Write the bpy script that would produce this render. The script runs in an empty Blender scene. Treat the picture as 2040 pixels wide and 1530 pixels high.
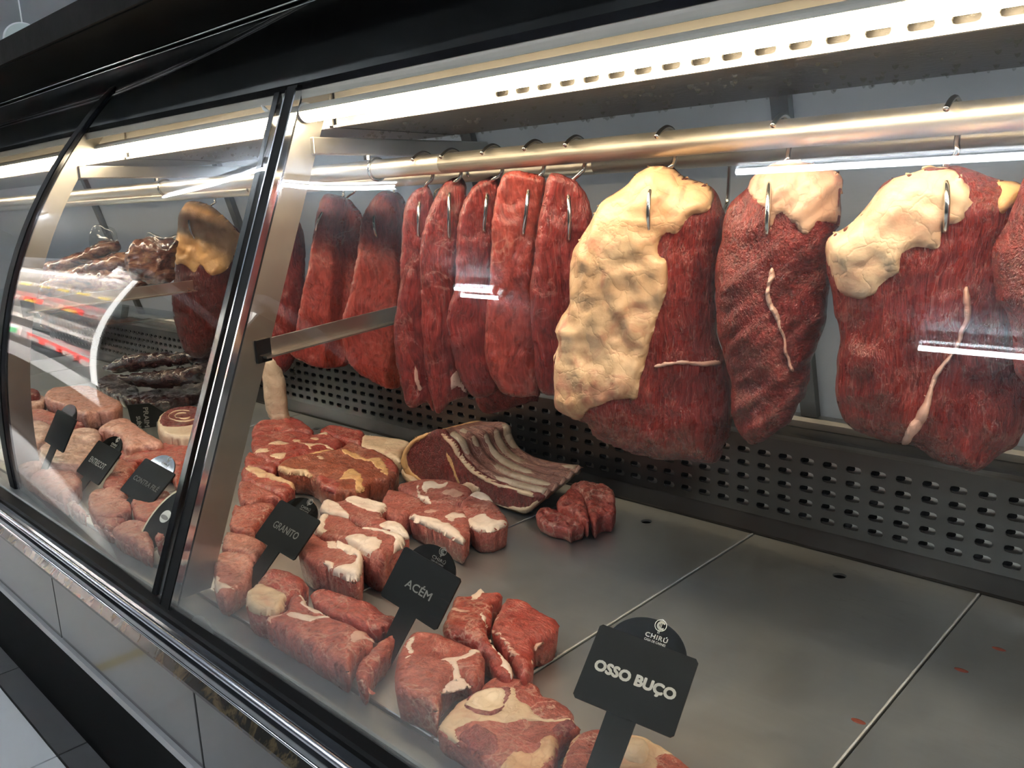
import bpy, bmesh, math, random
import numpy as np
from mathutils import Vector, Matrix
random.seed(4); rng = np.random.default_rng(7)
SC = bpy.context.scene; COL = SC.collection; PI = math.pi

# ------------------------------------------------------------------ camera
FPX = 1662.509
R = np.array([[0.72252552, 0.12158078, -0.68056961], [0.69022831, -0.18276943, 0.70012871], [-0.03926512, -0.97560927, -0.21597407]])
CAM = np.array([0.0, 0.0, 1.45]); DECK = 0.85
cd = bpy.data.cameras.new('camera'); cam = bpy.data.objects.new('camera', cd); COL.objects.link(cam); SC.camera = cam
cd.sensor_width = 36.0; cd.lens = FPX / 2040 * 36.0; cd.clip_start = 0.02; cd.clip_end = 60
cam.matrix_world = Matrix(((R[0, 0], -R[0, 1], -R[0, 2], 0), (R[1, 0], -R[1, 1], -R[1, 2], 0), (R[2, 0], -R[2, 1], -R[2, 2], 1.45), (0, 0, 0, 1)))

# ------------------------------------------------------------------ world, light, exposure
w = bpy.data.worlds.new('world'); SC.world = w; w.use_nodes = True
w.node_tree.nodes['Background'].inputs[0].default_value = (0.55, 0.62, 0.72, 1)
w.node_tree.nodes['Background'].inputs[1].default_value = 0.05
SC.view_settings.view_transform = 'Standard'; SC.view_settings.look = 'None'
SC.view_settings.exposure = 0.0; SC.view_settings.gamma = 1.0; SC.view_settings.use_curve_mapping = False
SC.cycles.use_denoising = True
SC.cycles.max_bounces = 10; SC.cycles.transparent_max_bounces = 16; SC.cycles.glossy_bounces = 5; SC.cycles.diffuse_bounces = 4
SC.cycles.sample_clamp_indirect = 60.0; SC.cycles.caustics_reflective = False; SC.cycles.caustics_refractive = False
CASE_LAMP = (1.0, 0.80, 0.54); CASE_POWER = 46.0
SHOP_LAMP = (0.86, 0.93, 1.0); SHOP_POWER = 92.0

# ------------------------------------------------------------------ pixel -> world helpers (rays of the photograph met with real planes)
CROP = {'p': (0, 0, 1), 'A': (0, 720, .29412), 'B': (400, 800, .43137), 'C': (400, 1100, .29412), 'D': (800, 1130, .31373),
        'E': (1080, 300, .47059), 'F': (420, 820, .21569), 'G': (780, 820, .23529), 'H': (0, 400, .29412), 'K': (500, 330, .34314)}
def px(crop, pts):
    x0, y0, s = CROP[crop]
    return [(x0 + x * s, y0 + y * s) for x, y in pts]
def ray(p):
    return R @ np.array([p[0] - 1020, p[1] - 765, FPX])
def on_plane(p, O, N):
    d = ray(p); t = np.dot(np.asarray(O, float) - CAM, N) / np.dot(d, N)
    return CAM + d * t
def at_y(p, y): return on_plane(p, (0, y, 0), (0, 1, 0))
def at_z(p, z): return on_plane(p, (0, 0, z), (0, 0, 1))
def at_x(p, x): return on_plane(p, (x, 0, 0), (1, 0, 0))

# ------------------------------------------------------------------ materials
def mat_base(name):
    m = bpy.data.materials.new(name); m.use_nodes = True
    nt = m.node_tree; b = nt.nodes['Principled BSDF']
    return m, nt, b
def N(nt, t, **kw):
    n = nt.nodes.new(t)
    for k, v in kw.items(): setattr(n, k, v)
    return n
def L(nt, a, b): nt.links.new(a, b)
def coords(nt, scale=(1, 1, 1), rnd=True, rot=(0, 0, 0)):
    tc = N(nt, 'ShaderNodeTexCoord'); mp = N(nt, 'ShaderNodeMapping')
    mp.inputs['Scale'].default_value = scale; mp.inputs['Rotation'].default_value = rot
    L(nt, tc.outputs['Object'], mp.inputs['Vector'])
    if rnd:
        oi = N(nt, 'ShaderNodeObjectInfo'); mu = N(nt, 'ShaderNodeMath', operation='MULTIPLY'); mu.inputs[1].default_value = 37.0
        L(nt, oi.outputs['Random'], mu.inputs[0]); L(nt, mu.outputs[0], mp.inputs['Location'])
    return mp.outputs['Vector']
def noise(nt, vec, scale, detail=4, rough=.55, dist=0.0):
    n = N(nt, 'ShaderNodeTexNoise'); n.inputs['Scale'].default_value = scale; n.inputs['Detail'].default_value = detail
    n.inputs['Roughness'].default_value = rough; n.inputs['Distortion'].default_value = dist
    L(nt, vec, n.inputs['Vector']); return n.outputs['Fac']
def ramp(nt, fac, stops):
    r = N(nt, 'ShaderNodeValToRGB'); e = r.color_ramp.elements
    while len(e) < len(stops): e.new(0.5)
    for i, (p, c) in enumerate(stops):
        e[i].position = p; e[i].color = (c, c, c, 1) if not isinstance(c, tuple) else (*c, 1)
    L(nt, fac, r.inputs[0]); return r.outputs[0]
def mix(nt, fac, a, b, bt='MIX'):
    m = N(nt, 'ShaderNodeMix', data_type='RGBA', blend_type=bt)
    for sock, v in ((m.inputs[0], fac), (m.inputs[6], a), (m.inputs[7], b)):
        if isinstance(v, tuple): sock.default_value = (*v, 1)
        elif isinstance(v, (int, float)): sock.default_value = v
        else: L(nt, v, sock)
    return m.outputs[2]
def math_(nt, op, a, b=0.0, c=None):
    m = N(nt, 'ShaderNodeMath', operation=op)
    for i, v in enumerate((a, b) if c is None else (a, b, c)):
        if isinstance(v, (int, float)): m.inputs[i].default_value = v
        else: L(nt, v, m.inputs[i])
    return m.outputs[0]
def bump(nt, b, h, strength=.4, dist=.002, prev=None):
    n = N(nt, 'ShaderNodeBump'); n.inputs['Strength'].default_value = strength; n.inputs['Distance'].default_value = dist
    L(nt, h, n.inputs['Height'])
    if prev is not None: L(nt, prev, n.inputs['Normal'])
    if b is not None: L(nt, n.outputs[0], b.inputs['Normal'])
    return n.outputs[0]

def plain(name, col, rough=.5, metal=0.0, spec=.5, var=.0, vscale=20, coat=0.0, bumpy=0.0, bscale=200):
    m, nt, b = mat_base(name)
    b.inputs['Base Color'].default_value = (*col, 1); b.inputs['Roughness'].default_value = rough
    b.inputs['Metallic'].default_value = metal; b.inputs['Specular IOR Level'].default_value = spec
    b.inputs['Coat Weight'].default_value = coat; b.inputs['Coat Roughness'].default_value = .08
    v = coords(nt)
    if var:
        f = noise(nt, v, vscale, 5)
        L(nt, mix(nt, f, tuple(max(0, c * (1 - var)) for c in col), tuple(min(1, c * (1 + var)) for c in col)), b.inputs['Base Color'])
    if bumpy:
        bump(nt, b, noise(nt, v, bscale, 4), bumpy, .001)
    return m

def meat(name, c1, c2, fib=(40, 40, 8), marble=.3, mscale=16, rough=.34, fbump=.5, wet=.25, streak=.0, bundle=0.0):
    m, nt, b = mat_base(name)
    v = coords(nt)
    big = noise(nt, v, 11, 4, .6, .3)
    col = mix(nt, ramp(nt, big, [(.3, 0.0), (.7, 1.0)]), c1, c2)
    vf = coords(nt, fib)
    wob = N(nt, 'ShaderNodeVectorMath', operation='ADD')
    nz = N(nt, 'ShaderNodeTexNoise'); nz.inputs['Scale'].default_value = 9; nz.inputs['Detail'].default_value = 2; L(nt, v, nz.inputs['Vector'])
    sc = N(nt, 'ShaderNodeVectorMath', operation='SCALE'); sc.inputs['Scale'].default_value = 2.2
    L(nt, nz.outputs['Color'], sc.inputs[0]); L(nt, vf, wob.inputs[0]); L(nt, sc.outputs[0], wob.inputs[1])
    fibre = noise(nt, wob.outputs[0], 4.5, 5, .6)
    col = mix(nt, ramp(nt, fibre, [(.35, 1.0), (.6, 0.0)]), col, tuple(x * .62 for x in c1))
    # pale threads of connective tissue and marbling
    rid = math_(nt, 'ABSOLUTE', math_(nt, 'SUBTRACT', noise(nt, v, mscale, 4, .55, .6), .5))
    line = ramp(nt, rid, [(.0, 1.0), (.018, 0.0)])
    gate = ramp(nt, noise(nt, v, mscale * .45, 2), [(.45, 0.0), (.62, 1.0)])
    col = mix(nt, math_(nt, 'MULTIPLY', math_(nt, 'MULTIPLY', line, gate), marble), col, (.62, .36, .28))
    rid2 = math_(nt, 'ABSOLUTE', math_(nt, 'SUBTRACT', noise(nt, wob.outputs[0], 1.6, 3, .5), .5))
    col = mix(nt, math_(nt, 'MULTIPLY', ramp(nt, rid2, [(0., 1.0), (.012, 0.0)]), streak + marble * .3), col, (.55, .27, .22))
    fine = noise(nt, v, 160, 3, .6)
    vf2 = coords(nt, tuple(x * 2.6 if x > 15 else x * 1.3 for x in fib))
    w2 = N(nt, 'ShaderNodeVectorMath', operation='ADD'); L(nt, vf2, w2.inputs[0]); L(nt, sc.outputs[0], w2.inputs[1])
    strand = noise(nt, w2.outputs[0], 5.0, 3, .6)
    col = mix(nt, math_(nt, 'MULTIPLY', ramp(nt, strand, [(.5, 0.0), (.68, 1.0)]), .22), col, tuple(min(.8, x * 1.4 + .02) for x in c2))
    col = mix(nt, math_(nt, 'MULTIPLY', ramp(nt, strand, [(.3, 1.0), (.45, 0.0)]), .45), col, tuple(x * .45 for x in c1))
    if bundle:
        vo = N(nt, 'ShaderNodeTexVoronoi', feature='DISTANCE_TO_EDGE'); vo.inputs['Scale'].default_value = mscale * 1.1
        wv = N(nt, 'ShaderNodeVectorMath', operation='ADD'); s3 = N(nt, 'ShaderNodeVectorMath', operation='SCALE'); s3.inputs['Scale'].default_value = .16
        n3 = N(nt, 'ShaderNodeTexNoise'); n3.inputs['Scale'].default_value = 13; n3.inputs['Detail'].default_value = 5; L(nt, v, n3.inputs['Vector'])
        L(nt, n3.outputs['Color'], s3.inputs[0]); L(nt, v, wv.inputs[0]); L(nt, s3.outputs[0], wv.inputs[1]); L(nt, wv.outputs[0], vo.inputs['Vector'])
        g3 = ramp(nt, noise(nt, v, mscale * .35, 3), [(.42, 0.0), (.6, 1.0)])
        col = mix(nt, math_(nt, 'MULTIPLY', math_(nt, 'MULTIPLY', ramp(nt, vo.outputs['Distance'], [(0.0, 1.0), (.05, 0.0)]), g3), bundle), col, (.70, .44, .34))
    n1 = bump(nt, None, fibre, fbump, .004)
    n2 = bump(nt, None, noise(nt, v, 42, 5, .62), .6, .004, n1)
    n3_ = bump(nt, None, strand, min(1.0, fbump * 1.3), .0045, n2)
    cn = bump(nt, b, fine, .4, .001, n3_); L(nt, cn, b.inputs['Coat Normal'])
    L(nt, col, b.inputs['Base Color'])
    L(nt, ramp(nt, noise(nt, v, 60, 3), [(.3, rough - .1), (.7, rough + .14)]), b.inputs['Roughness'])
    b.inputs['Specular IOR Level'].default_value = .4
    b.inputs['Coat Weight'].default_value = wet; b.inputs['Coat Roughness'].default_value = .09
    return m

def fat(name, c1, c2, pink=(.55, .2, .13), pinkness=.5, rough=.45):
    m, nt, b = mat_base(name)
    v = coords(nt)
    col = mix(nt, ramp(nt, noise(nt, v, 14, 4), [(.3, 0.0), (.7, 1.0)]), c1, c2)
    col = mix(nt, math_(nt, 'MULTIPLY', ramp(nt, noise(nt, v, 17, 5, .68, 1.0), [(.5, 0.0), (.70, 1.0)]), pinkness), col, pink)
    vo = N(nt, 'ShaderNodeTexVoronoi', feature='DISTANCE_TO_EDGE'); vo.inputs['Scale'].default_value = 26; 
    ad = N(nt, 'ShaderNodeVectorMath', operation='ADD'); nz = N(nt, 'ShaderNodeTexNoise'); nz.inputs['Scale'].default_value = 16; nz.inputs['Detail'].default_value = 4
    L(nt, v, nz.inputs['Vector']); L(nt, v, ad.inputs[0])
    sc = N(nt, 'ShaderNodeVectorMath', operation='SCALE'); sc.inputs['Scale'].default_value = .11
    L(nt, nz.outputs['Color'], sc.inputs[0]); L(nt, sc.outputs[0], ad.inputs[1]); L(nt, ad.outputs[0], vo.inputs['Vector'])
    crease = ramp(nt, vo.outputs['Distance'], [(0.0, 0.0), (.05, .55), (.25, 1.0)])
    col = mix(nt, math_(nt, 'MULTIPLY', math_(nt, 'SUBTRACT', 1.0, crease), .22 * pinkness + .06), col, tuple(x * .6 for x in c1))
    L(nt, col, b.inputs['Base Color'])
    n1 = bump(nt, None, crease, .25, .003)
    bump(nt, b, noise(nt, v, 55, 5, .6), .45, .003, n1)
    b.inputs['Roughness'].default_value = rough; b.inputs['Coat Weight'].default_value = .15; b.inputs['Coat Roughness'].default_value = .25
    return m

def steel(name, col, rough, along=(1.5, 90, 90), strength=.08, dirt=.25, metal=1.0):
    m, nt, b = mat_base(name)
    v = coords(nt, along, rnd=False); v0 = coords(nt, rnd=False)
    br = noise(nt, v, 3.0, 4, .6)
    sm = noise(nt, v0, 7, 5, .6, .5)
    c = mix(nt, sm, tuple(x * (1 - dirt) for x in col), tuple(min(1, x * (1 + dirt)) for x in col))
    c = mix(nt, math_(nt, 'MULTIPLY', br, .25), c, tuple(x * .7 for x in col))
    L(nt, c, b.inputs['Base Color']); b.inputs['Metallic'].default_value = metal
    L(nt, ramp(nt, sm, [(.25, max(.02, rough - .06)), (.75, rough + .08)]), b.inputs['Roughness'])
    bump(nt, b, br, strength, .0006)
    return m

def emit(name, col, s):
    m, nt, b = mat_base(name)
    b.inputs['Base Color'].default_value = (.8, .8, .8, 1); b.inputs['Emission Color'].default_value = (*col, 1); b.inputs['Emission Strength'].default_value = s
    return m

VEIL = .30     # whitish veil painted at the pane foot, standing for the mirrored floor
def glass(name, tint=(.985, .992, .985), rough=0.0, f0=.022, scratch=True):
    m = bpy.data.materials.new(name); m.use_nodes = True; nt = m.node_tree; nt.nodes.remove(nt.nodes['Principled BSDF'])
    out = nt.nodes['Material Output']
    tr = N(nt, 'ShaderNodeBsdfTransparent'); tr.inputs[0].default_value = (*tint, 1)
    gl = N(nt, 'ShaderNodeBsdfGlossy'); gl.inputs['Roughness'].default_value = rough
    lw = N(nt, 'ShaderNodeLayerWeight'); lw.inputs['Blend'].default_value = .5
    p5 = math_(nt, 'POWER', lw.outputs['Facing'], 5.0)
    fac = math_(nt, 'ADD', math_(nt, 'MULTIPLY', p5, 1 - f0), f0)
    ms = N(nt, 'ShaderNodeMixShader'); L(nt, fac, ms.inputs[0]); L(nt, tr.outputs[0], ms.inputs[1]); L(nt, gl.outputs[0], ms.inputs[2])
    last = ms.outputs[0]
    if scratch:   # fine scratches and smears on the pane scatter a little light; the foot veil is painted
        v = coords(nt, (5, 60, 60), False, (0, .5, .2)); v2 = coords(nt, (60, 6, 9), False, (.6, 0, .3)); v3 = coords(nt, rnd=False)
        a = ramp(nt, math_(nt, 'ABSOLUTE', math_(nt, 'SUBTRACT', noise(nt, v, 1.2, 2), .5)), [(0, 1.0), (.004, 0.0)])
        g = ramp(nt, noise(nt, v3, 6, 3), [(.5, 0.0), (.65, 1.0)])
        sm = ramp(nt, noise(nt, v3, 9, 4), [(.4, 0.0), (.8, 1.0)])
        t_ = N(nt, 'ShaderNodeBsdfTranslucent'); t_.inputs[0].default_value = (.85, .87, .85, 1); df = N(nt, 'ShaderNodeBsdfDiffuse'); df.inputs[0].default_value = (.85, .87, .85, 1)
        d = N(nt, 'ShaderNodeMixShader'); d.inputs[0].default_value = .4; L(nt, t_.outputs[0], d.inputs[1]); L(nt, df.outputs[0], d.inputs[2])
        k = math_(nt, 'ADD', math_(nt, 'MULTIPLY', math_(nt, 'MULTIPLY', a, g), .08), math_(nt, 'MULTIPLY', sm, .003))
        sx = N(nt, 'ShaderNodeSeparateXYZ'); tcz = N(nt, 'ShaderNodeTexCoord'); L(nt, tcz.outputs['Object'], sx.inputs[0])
        veil = N(nt, 'ShaderNodeMapRange', interpolation_type='SMOOTHSTEP'); L(nt, sx.outputs['Z'], veil.inputs[0])
        for i_, v_ in ((1, 1.0), (2, .835), (3, 0.0), (4, VEIL)): veil.inputs[i_].default_value = v_
        k = math_(nt, 'ADD', k, math_(nt, 'MULTIPLY', veil.outputs[0], ramp(nt, noise(nt, v3, 5, 3), [(.3, .55), (.7, 1.0)])))
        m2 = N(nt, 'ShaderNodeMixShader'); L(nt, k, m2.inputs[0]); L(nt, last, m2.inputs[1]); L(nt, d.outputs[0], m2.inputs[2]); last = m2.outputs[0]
    L(nt, last, out.inputs['Surface'])
    return m

M = {}
M['beef'] = meat('beef', (.175, .017, .015), (.31, .036, .029), (34, 34, 6), .28, 15, wet=.45, streak=.12)
M['beef_dark'] = meat('beef_dark', (.17, .017, .016), (.31, .034, .030), (34, 10, 20), .15, 14, fbump=.8, wet=.5, streak=.08)
M['beef_black'] = meat('beef_black', (.075, .010, .010), (.16, .021, .019), (34, 34, 8), .25, 14, fbump=.6, wet=.4, streak=.15)
M['beef_wide'] = meat('beef_wide', (.22, .021, .018), (.37, .048, .037), (46, 46, 7), .22, 12, fbump=.85, wet=.6, rough=.28, streak=.38)
M['beef_lean'] = meat('beef_lean', (.26, .032, .024), (.37, .058, .040), (20, 20, 8), .3, 13, fbump=.35, streak=.08, bundle=.08)
M['steak'] = meat('steak', (.37, .075, .055), (.54, .145, .10), (20, 20, 20), .8, 20, fbump=.35, wet=.3, bundle=0.75)
M['steak_aged'] = meat('steak_aged', (.32, .068, .036), (.46, .135, .07), (16, 24, 16), .6, 16, fbump=.4, wet=.5, bundle=.5)
M['steak_red'] = meat('steak_red', (.34, .042, .032), (.50, .10, .068), (16, 24, 16), .6, 16, fbump=.35, wet=.4, bundle=0.45)
M['steak_pale'] = meat('steak_pale', (.50, .16, .12), (.62, .25, .19), (18, 18, 18), .9, 24, fbump=.35, wet=.3, bundle=0.6)
M['granito'] = meat('granito', (.42, .10, .078), (.52, .16, .12), (40, 16, 16), 1.0, 30, fbump=.5, wet=.2, bundle=0.5)
M['maroon'] = meat('maroon', (.25, .05, .055), (.33, .075, .075), (20, 20, 20), .3, 20, bundle=0.3)
M['pork'] = meat('pork', (.66, .36, .29), (.74, .48, .39), (10, 20, 20), .3, 14, fbump=.2, wet=.3)
M['ham'] = meat('ham', (.60, .25, .19), (.72, .38, .29), (10, 20, 20), .4, 14, fbump=.2, wet=.3)
M['fat_yellow'] = fat('fat_yellow', (.64, .37, .19), (.77, .54, .32), (.52, .17, .11), .9)
M['fat_cream'] = fat('fat_cream', (.64, .44, .27), (.77, .59, .40), (.55, .22, .15), .6)
M['fat_orange'] = fat('fat_orange', (.66, .36, .14), (.76, .48, .22), (.5, .2, .1), .4)
M['fat_white'] = fat('fat_white', (.78, .60, .48), (.86, .72, .60), (.66, .36, .28), .45)
M['tissue'] = fat('tissue', (.60, .34, .26), (.72, .47, .37), (.5, .15, .12), .5)
M['bone'] = fat('bone', (.74, .55, .36), (.82, .66, .47), (.6, .32, .2), .3)
M['rib_bone'] = fat('rib_bone', (.36, .27, .19), (.56, .45, .34), (.26, .08, .06), .9, .4)
M['rib_skin'] = meat('rib_skin', (.23, .075, .06), (.40, .20, .15), (12, 40, 12), .9, 18)
M['marrow'] = fat('marrow', (.86, .66, .44), (.9, .74, .54), (.8, .5, .34), .5)
M['steel'] = steel('brushed_steel', (.50, .49, .46), .30)
M['deck'] = steel('deck_steel', (.58, .61, .62), .35, (1.2, 60, 60), .10, .2, .94)
M['panel'] = steel('panel_steel', (.115, .108, .098), .32, (2, 60, 60), .06, .14)
M['pipe'] = steel('pipe_steel', (.74, .69, .60), .36, (1.2, 30, 30), .05, .12)
M['arm'] = steel('bracket_steel', (.52, .50, .46), .34, (40, 3, 40), .06, .3)
M['post_steel'] = steel('post_steel', (.40, .39, .36), .36, (20, 20, 2), .06, .35)
M['tray'] = plain('wet_tray_underside', (.085, .075, .062), .4, .15, var=.35, vscale=60, bumpy=.8, bscale=120)
M['reflector'] = plain('lamp_reflector', (.82, .79, .72), .35, .0, var=.06, vscale=12)
M['rail'] = plain('front_rail_steel', (.20, .205, .195), .45, .3, var=.15, vscale=30)
M['grey_back'] = plain('lamp_back_plate', (.24, .225, .20), .5, var=.1)
M['lip'] = plain('lip_steel', (.30, .285, .25), .45, .2, var=.3, vscale=40, bumpy=.4, bscale=90)
M['beige'] = plain('beige_flange', (.50, .46, .40), .5, var=.08)
M['highlight_chrome'] = plain('highlight_chrome', (.62, .63, .68), .22, 1.0, var=.08)
M['edge'] = plain('tray_edge', (.55, .56, .56), .5, .3)
M['chrome'] = plain('chrome', (.72, .72, .74), .08, 1.0, var=.05)
M['hook'] = plain('hook_steel', (.62, .60, .56), .18, 1.0, var=.1)
M['black'] = plain('black_gloss', (.012, .012, .013), .16, 0, .5, coat=.3)
M['black_matte'] = plain('black_rubber', (.007, .007, .007), .6, 0, .15)
M['header'] = plain('black_header', (.014, .0145, .016), .30, 0, .4, var=.3, vscale=5)
M['slab'] = plain('dark_granite_rough', (.010, .009, .008), .8, 0, .08, var=.7, vscale=26, bumpy=.9, bscale=40)
M['under'] = plain('dark_underside', (.009, .0085, .0075), .85, 0, .06, var=.3, vscale=3)
M['bumper'] = plain('bumper_gloss', (.03, .033, .04), .12, .5, .6, coat=.6)
M['sign'] = plain('sign_acrylic', (.010, .0115, .011), .5, 0, .2, var=.15, vscale=9)
M['sign_gloss'] = plain('sign_acrylic_gloss', (.008, .008, .007), .06, 0, .5)
M['print'] = plain('white_print', (.80, .80, .74), .5)
M['print_dim'] = plain('worn_print', (.30, .30, .28), .5, var=.4, vscale=90)
M['print_mid'] = plain('grey_print', (.45, .45, .41), .5, var=.3, vscale=90)
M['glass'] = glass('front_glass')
M['shelf_glass'] = glass('shelf_glass', (.94, .965, .95), scratch=False)
def frosted():
    m, nt, b = mat_base('frosted_rear_door'); out = nt.nodes['Material Output']
    b.inputs['Base Color'].default_value = (.40, .42, .45, 1); b.inputs['Roughness'].default_value = .3
    t = N(nt, 'ShaderNodeBsdfTranslucent'); t.inputs[0].default_value = (.64, .63, .61, 1)
    ms = N(nt, 'ShaderNodeMixShader'); ms.inputs[0].default_value = .62
    L(nt, b.outputs[0], ms.inputs[1]); L(nt, t.outputs[0], ms.inputs[2]); L(nt, ms.outputs[0], out.inputs['Surface']); return m
M['rear'] = frosted()
M['rear_post'] = plain('rear_post', (.10, .10, .095), .4, .6, var=.2)
M['cavity'] = plain('cavity', (.008, .008, .008), .9, 0, .05)
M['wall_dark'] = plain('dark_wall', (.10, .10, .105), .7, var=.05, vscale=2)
M['strip'] = plain('pale_strip', (.34, .34, .34), .4)
M['white'] = plain('white_enamel', (.78, .78, .78), .4, var=.03)
M['wall'] = plain('painted_wall', (.62, .65, .68), .7, var=.04, vscale=2)
M['ceil'] = plain('ceiling_paint', (.62, .67, .72), .8, var=.03, vscale=1.5)
M['tile_white'] = plain('white_floor_tile', (.80, .81, .81), .42, 0, .3, var=.04, vscale=6)
M['tile_dark'] = plain('dark_floor_tile', (.11, .11, .11), .4, 0, .3, var=.15, vscale=9)
M['grout'] = plain('grout', (.05, .05, .05), .8)
M['lamp_case'] = emit('case_lamp_tube', CASE_LAMP, CASE_POWER)
M['lamp_shop'] = emit('shop_lamp_tube', SHOP_LAMP, SHOP_POWER)
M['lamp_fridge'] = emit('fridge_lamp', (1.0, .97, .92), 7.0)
M['lamp_shelf'] = emit('fridge_shelf_lamp', (1.0, .97, .92), 380.0)
M['lamp_canopy'] = emit('fridge_canopy_lamp', (1.0, .97, .92), 70.0)
def marble_mat():
    m, nt, b = mat_base('dark_marble')
    v = coords(nt, rnd=False)
    f = ramp(nt, math_(nt, 'ABSOLUTE', math_(nt, 'SUBTRACT', noise(nt, v, 9, 6, .65, 1.2), .5)), [(0, 1.0), (.05, 0.0)])
    L(nt, mix(nt, math_(nt, 'MULTIPLY', f, .6), (.016, .013, .010), (.16, .11, .05)), b.inputs['Base Color']); b.inputs['Roughness'].default_value = .2; b.inputs['Specular IOR Level'].default_value = .25
    return m
M['marble'] = marble_mat()
def pack_mat():
    m, nt, b = mat_base('vacuum_pack')
    v = coords(nt)
    L(nt, ramp(nt, noise(nt, v, 16, 5, .65, .6), [(.34, (.010, .004, .006)), (.54, (.045, .011, .013)), (.70, (.15, .085, .06))]), b.inputs['Base Color'])
    n1 = bump(nt, None, noise(nt, v, 34, 5, .7, 1.5), 1.0, .006); bump(nt, b, noise(nt, v, 120, 3, .7), .5, .0015, n1)
    b.inputs['Roughness'].default_value = .14; b.inputs['Coat Weight'].default_value = .8; b.inputs['Coat Roughness'].default_value = .05
    return m
M['pack'] = pack_mat()
def bag_mat():
    m, nt, b = mat_base('bagged_meat')
    v = coords(nt, (1, 1, 2.6), rot=(0, .6, 0))
    L(nt, ramp(nt, noise(nt, v, 15, 5, .65, .9), [(.36, (.07, .018, .016)), (.5, (.26, .085, .05)), (.64, (.50, .26, .14))]), b.inputs['Base Color'])
    n1 = bump(nt, None, noise(nt, v, 34, 6, .75, 2.4), 1.0, .016); bump(nt, b, noise(nt, v, 120, 4, .7, 1.0), 1.0, .004, n1)
    b.inputs['Roughness'].default_value = .2; b.inputs['Coat Weight'].default_value = .9; b.inputs['Coat Roughness'].default_value = .06
    return m
M['bag'] = bag_mat()
M['film'] = glass('plastic_film', (.93, .93, .90), .12, .10, False)
M['water'] = glass('water_drop', (.9, .9, .88), .02, .08, False)
M['red_pack'] = plain('red_package', (.62, .03, .03), .35, var=.2, vscale=40)
M['yellow_pack'] = plain('yellow_print', (.75, .55, .08), .4, var=.2)
M['green_pack'] = plain('green_print', (.06, .35, .14), .4)
M['bag_white'] = plain('clear_bagged_food', (.62, .58, .54), .2, var=.4, vscale=25, coat=.7, bumpy=.8, bscale=40)
M['yellow'] = plain('yellow_tape', (.70, .50, .04), .5)
M['blood'] = plain('blood_drop', (.18, .05, .035), .25)
M['cream_rim'] = plain('cream_rim', (.72, .66, .48), .5)
M['skin'] = fat('pale_skin', (.62, .47, .33), (.72, .58, .42), (.4, .2, .12), .4)

# ------------------------------------------------------------------ object helpers
def ob(name, verts, faces, mat, parent=None, smooth=False, origin=None):
    me = bpy.data.meshes.new(name)
    V = np.asarray(verts, float)
    if origin is None: origin = np.zeros(3)
    origin = np.asarray(origin, float)
    me.from_pydata([tuple(p) for p in (V - origin)], [], [tuple(int(i) for i in f) for f in faces])
    me.materials.append(mat); me.update()
    if smooth: me.polygons.foreach_set('use_smooth', [True] * len(me.polygons))
    o = bpy.data.objects.new(name, me); COL.objects.link(o); o.location = origin
    if parent is not None:
        o.parent = parent
        o.matrix_parent_inverse = Matrix.Translation(-world_loc(parent))
    return o
def world_loc(o):
    # every object here is only translated (rotations are baked into meshes), so offsets add up
    v = Vector(o.location)
    if o.parent is not None: v = v + world_loc(o.parent) + o.matrix_parent_inverse.translation
    return v
def tag(o, label=None, cat=None, group=None, kind=None):
    if label: o['label'] = label
    if cat: o['category'] = cat
    if group: o['group'] = group
    if kind: o['kind'] = kind
    return o
def thing(name, loc, label, cat, group=None, kind=None):
    o = bpy.data.objects.new(name, None); COL.objects.link(o); o.location = loc; o.empty_display_size = .02
    return tag(o, label, cat, group, kind)

class MB:
    def __init__(s): s.v = []; s.f = []
    def add(s, v, f):
        k = len(s.v); s.v += [tuple(p) for p in v]; s.f += [tuple(i + k for i in q) for q in f]
    def box(s, lo, hi):
        x0, y0, z0 = lo; x1, y1, z1 = hi
        s.add([(x0, y0, z0), (x1, y0, z0), (x1, y1, z0), (x0, y1, z0), (x0, y0, z1), (x1, y0, z1), (x1, y1, z1), (x0, y1, z1)],
              [(3, 2, 1, 0), (4, 5, 6, 7), (0, 1, 5, 4), (1, 2, 6, 5), (2, 3, 7, 6), (3, 0, 4, 7)])
    def prism_x(s, prof, x0, x1):     # closed YZ profile swept along X
        n = len(prof)
        s.add([(x0, y, z) for y, z in prof] + [(x1, y, z) for y, z in prof],
              [(i, (i + 1) % n, n + (i + 1) % n, n + i) for i in range(n)] + [tuple(range(n - 1, -1, -1)), tuple(range(n, 2 * n))])
    def tube(s, pts, r, k=10, caps=True):
        P = [np.asarray(p, float) for p in pts]; n = len(P); rr = r if hasattr(r, '__len__') else [r] * n
        up = None; rings = []
        for i in range(n):
            t = P[min(i + 1, n - 1)] - P[max(i - 1, 0)]; t /= np.linalg.norm(t) + 1e-12
            if up is None:
                a = np.array([0, 0, 1.0]) if abs(t[2]) < .9 else np.array([1.0, 0, 0]); up = a - t * np.dot(a, t)
            else: up = up - t * np.dot(up, t)
            up /= np.linalg.norm(up) + 1e-12; q = np.cross(t, up)
            rings.append([P[i] + rr[i] * (math.cos(2 * PI * j / k) * up + math.sin(2 * PI * j / k) * q) for j in range(k)])
        f = [(i * k + j, i * k + (j + 1) % k, (i + 1) * k + (j + 1) % k, (i + 1) * k + j) for i in range(n - 1) for j in range(k)]
        if caps: f += [tuple(range(k - 1, -1, -1)), tuple(range((n - 1) * k, n * k))]
        s.add([p for r_ in rings for p in r_], f)
    def build(s, name, mat, parent=None, smooth=False, origin=None, bevel=0.0):
        o = ob(name, s.v, s.f, mat, parent, smooth, origin)
        if bevel:
            b = o.modifiers.new('bevel', 'BEVEL'); b.width = bevel; b.segments = 2; b.limit_method = 'ANGLE'
        return o
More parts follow.
